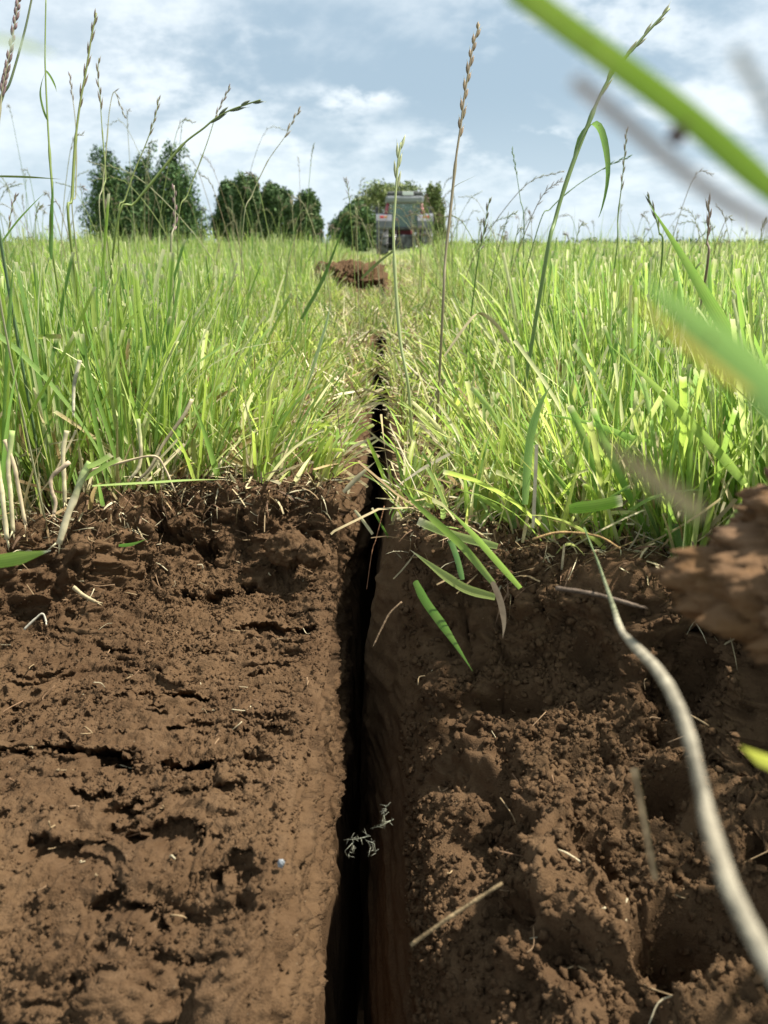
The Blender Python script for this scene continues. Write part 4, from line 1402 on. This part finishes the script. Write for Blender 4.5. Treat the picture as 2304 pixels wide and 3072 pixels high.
dead_stem("straight tan root hanging down the right bank", [(1370, 1660), (1385, 1740), (1400, 1820), (1415, 1900)], .17, .0008, (.48, .33, .18), "root", RGP, "root", M_root, False, 6)
dead_stem("thin root looping across the turf above the bank", [(1150, 1165), (1210, 1150), (1290, 1158), (1340, 1185)], .33, .0005, (.50, .32, .14), "root", RGP, "root", M_root, False, 5)
dead_stem("grey twig lying across the top of the right bank", [(1200, 1270), (1290, 1285), (1380, 1310)], .27, .0008, (.20, .15, .11), "twig", RGP, "twig", M_root, True, 6)


def larva():
    g = Geo()
    p = spline([P(164, 930, .52), P(172, 924, .52), P(181, 916, .52)], 30)
    rad = .0017 * np.sin(np.linspace(.25, 2.95, 30)) ** .5 * (1 + .22 * np.sin(np.linspace(0, 9 * 2 * np.pi, 30)))
    C = np.where((np.sin(np.linspace(0, 9 * 2 * np.pi, 30)) > .3)[:, None], np.array([[.025, .022, .02]]), np.array([[.16, .15, .12]]))
    g.tube(p, rad, 10, C)
    root = empty("larva", Vector(p[0]), "small dark ridged larva clinging to a left grass blade", "larva")
    sub("body", g.mesh("body", M_straw), root)
    for k in (8, 12, 16):
        lg = Geo()
        lg.tube([p[k], p[k] + np.array([.0008, -.0012, -.0020])], [.0003, .0001], 4, (.03, .025, .02))
        sub("leg", lg.mesh("leg", M_straw), root)


larva()


def dry_tuft():
    r = np.random.default_rng(90)
    g = Geo()
    c = P(432, 700, 1.70)
    c.z = max(c.z, .045)
    for k in range(150):
        a = r.normal(0, .35)
        p0 = np.array(c) + r.normal(0, 1, 3) * np.array([.035, .02, .008])
        L = r.uniform(.02, .055)
        p1 = p0 + np.array([math.cos(a) * L, r.normal(0, .015), math.sin(a) * L * .5])
        p2 = p1 + np.array([math.cos(a) * L * .6, r.normal(0, .012), r.normal(0, .012)])
        g.tube(spline([p0, p1, p2], 6), r.uniform(.0006, .0014), 4, np.array([(.40, .26, .13), (.30, .19, .10), (.52, .38, .20)][r.integers(0, 3)]))
    link("dry_tuft", g.mesh("dry_tuft", M_straw), None, "thing", "brown pulled-up dry grass tuft lying in the left grass", "dry tuft")


dry_tuft()

# ------------------------------------------------------------------ litter nobody could count: straw bits, rootlets
def litter():
    r = np.random.default_rng(95)
    g = Geo()

    def pick(surface, n, fn):
        p = surface.reshape(-1, 3); p = p[fn(p)]
        return p[r.integers(0, len(p), n)]
    A_ = pick(LEFT, 150, lambda p: (p[:, 1] > .18) & (p[:, 1] < .52) & (p[:, 0] > -.24) & (p[:, 0] < -.031) & (p[:, 2] > -.075))
    B_ = pick(RIGHT, 130, lambda p: (p[:, 1] > .14) & (p[:, 1] < .45) & (p[:, 0] > .012) & (p[:, 0] < .2) & (p[:, 2] > -.12))
    D_ = pick(LEFT, 130, lambda p: (p[:, 1] > .40) & (p[:, 1] < .55) & (p[:, 0] > -.26) & (p[:, 0] < -.031) & (p[:, 2] > -.045))
    for k, p in enumerate(np.vstack([A_, B_, D_])):
        L = r.uniform(.002, .009) if k < 150 else r.uniform(.002, .010)
        a = r.random() * 6.3
        d = np.array([math.cos(a), math.sin(a), r.normal(.15, .5)])
        d /= np.linalg.norm(d)
        q = p + np.array([0, 0, .0004])
        pts = spline([q, q + d * L * .5 + r.normal(0, L * .12, 3), q + d * L + r.normal(0, L * .3, 3)], 7)
        c = np.array([(.34, .24, .13), (.28, .18, .10), (.52, .44, .28), (.22, .13, .07)][r.integers(0, 4)])
        g.tube(pts, r.uniform(.00012, .00038) * (1 if k < 150 else 1.2), 4, c)
    # dead thatch on the turf
    n = 9000
    x, y, _ = scatter(n, .38, 2.2, .1, .5, 0, 1.0, 96)
    n = len(x)
    base = np.stack([x, y, np.zeros(n) + r.random(n) * .015], -1)
    st = STRAWS[r.integers(0, 4, n)] * r.uniform(.6, 1.1, n)[:, None]
    V, Q, C, A = make_blades(base, r.uniform(.012, .06, n), r.uniform(.0008, .003, n), r.random(n) * 6.3, r.uniform(.7, 1.6, n), r.normal(0, .4, n), st, st, st, 4, 2,
                             r.random(n) < .6, r.normal(0, 1, n))
    g.add(V, Q, None, C, A)
    for surf, lo, hi in ((LEFT, -.27, -.030), (RIGHT, .008, .17)):
        p = surf.reshape(-1, 3)
        ed = turf_edge(p[:, 0])
        p = p[(p[:, 0] > lo) & (p[:, 0] < hi) & (p[:, 2] > (-.012 if lo < 0 else -.016)) & (p[:, 1] < ed + .03) & (p[:, 1] > ed - .02)]
        m_ = 750
        b_ = p[r.integers(0, len(p), m_)]
        st = np.array([(.52, .42, .24), (.36, .25, .13), (.20, .12, .07), (.64, .56, .36)])[r.integers(0, 4, m_)] * r.uniform(.6, 1.1, m_)[:, None]
        V, Q, C, A = make_blades(b_, r.uniform(.005, .024, m_), r.uniform(.0003, .0016, m_), np.pi + r.normal(0, 1.3, m_), r.uniform(.5, 2.2, m_), r.normal(.4, .6, m_), st, st, st, 5, 2,
                                 r.random(m_) < .5, r.normal(0, 1, m_))
        g.add(V, Q, None, C, A)
    link("straw_litter", g.mesh("straw_litter", M_straw), None, "stuff", "pale straw bits and hair roots strewn over soil and turf", "straw")


litter()

# feathery grass flower lying in the slit
fg = Geo()
_r = np.random.default_rng(99)
for (xa, ya), (xb, yb) in [((742, 1815), (800, 1806)), ((790, 1815), (812, 1845)), ((800, 1790), (850, 1770)), ((765, 1818), (750, 1850)), ((826, 1772), (835, 1740))]:
    a_, b_ = np.array(P(xa, ya, .34)), np.array(P(xb, yb, .34))
    fg.tube([a_, (a_ + b_) / 2 + _r.normal(0, .0016, 3), b_], .00014, 4, (.36, .36, .28))
    for f_ in np.linspace(.1, .95, 12):
        p = a_ * (1 - f_) + b_ * f_
        fg.tube([p, p + _r.normal(0, .0018, 3)], [.00018, .00005], 4, (.30, .29, .23))
link("grass_flower", fg.mesh("grass_flower", M_stem), None, "thing", "pale feathery grass flower fallen into the dark slit", "grass flower")

lump("dry_floret", tuple(P(1464, 292, .0585)), (.0006, .0005, .0006), "blurred dark brown floret stuck to the large green blade", "floret", 78, .3, 2.0, 16, mat=plain_material("dry_floret", (.09, .05, .04), .8))
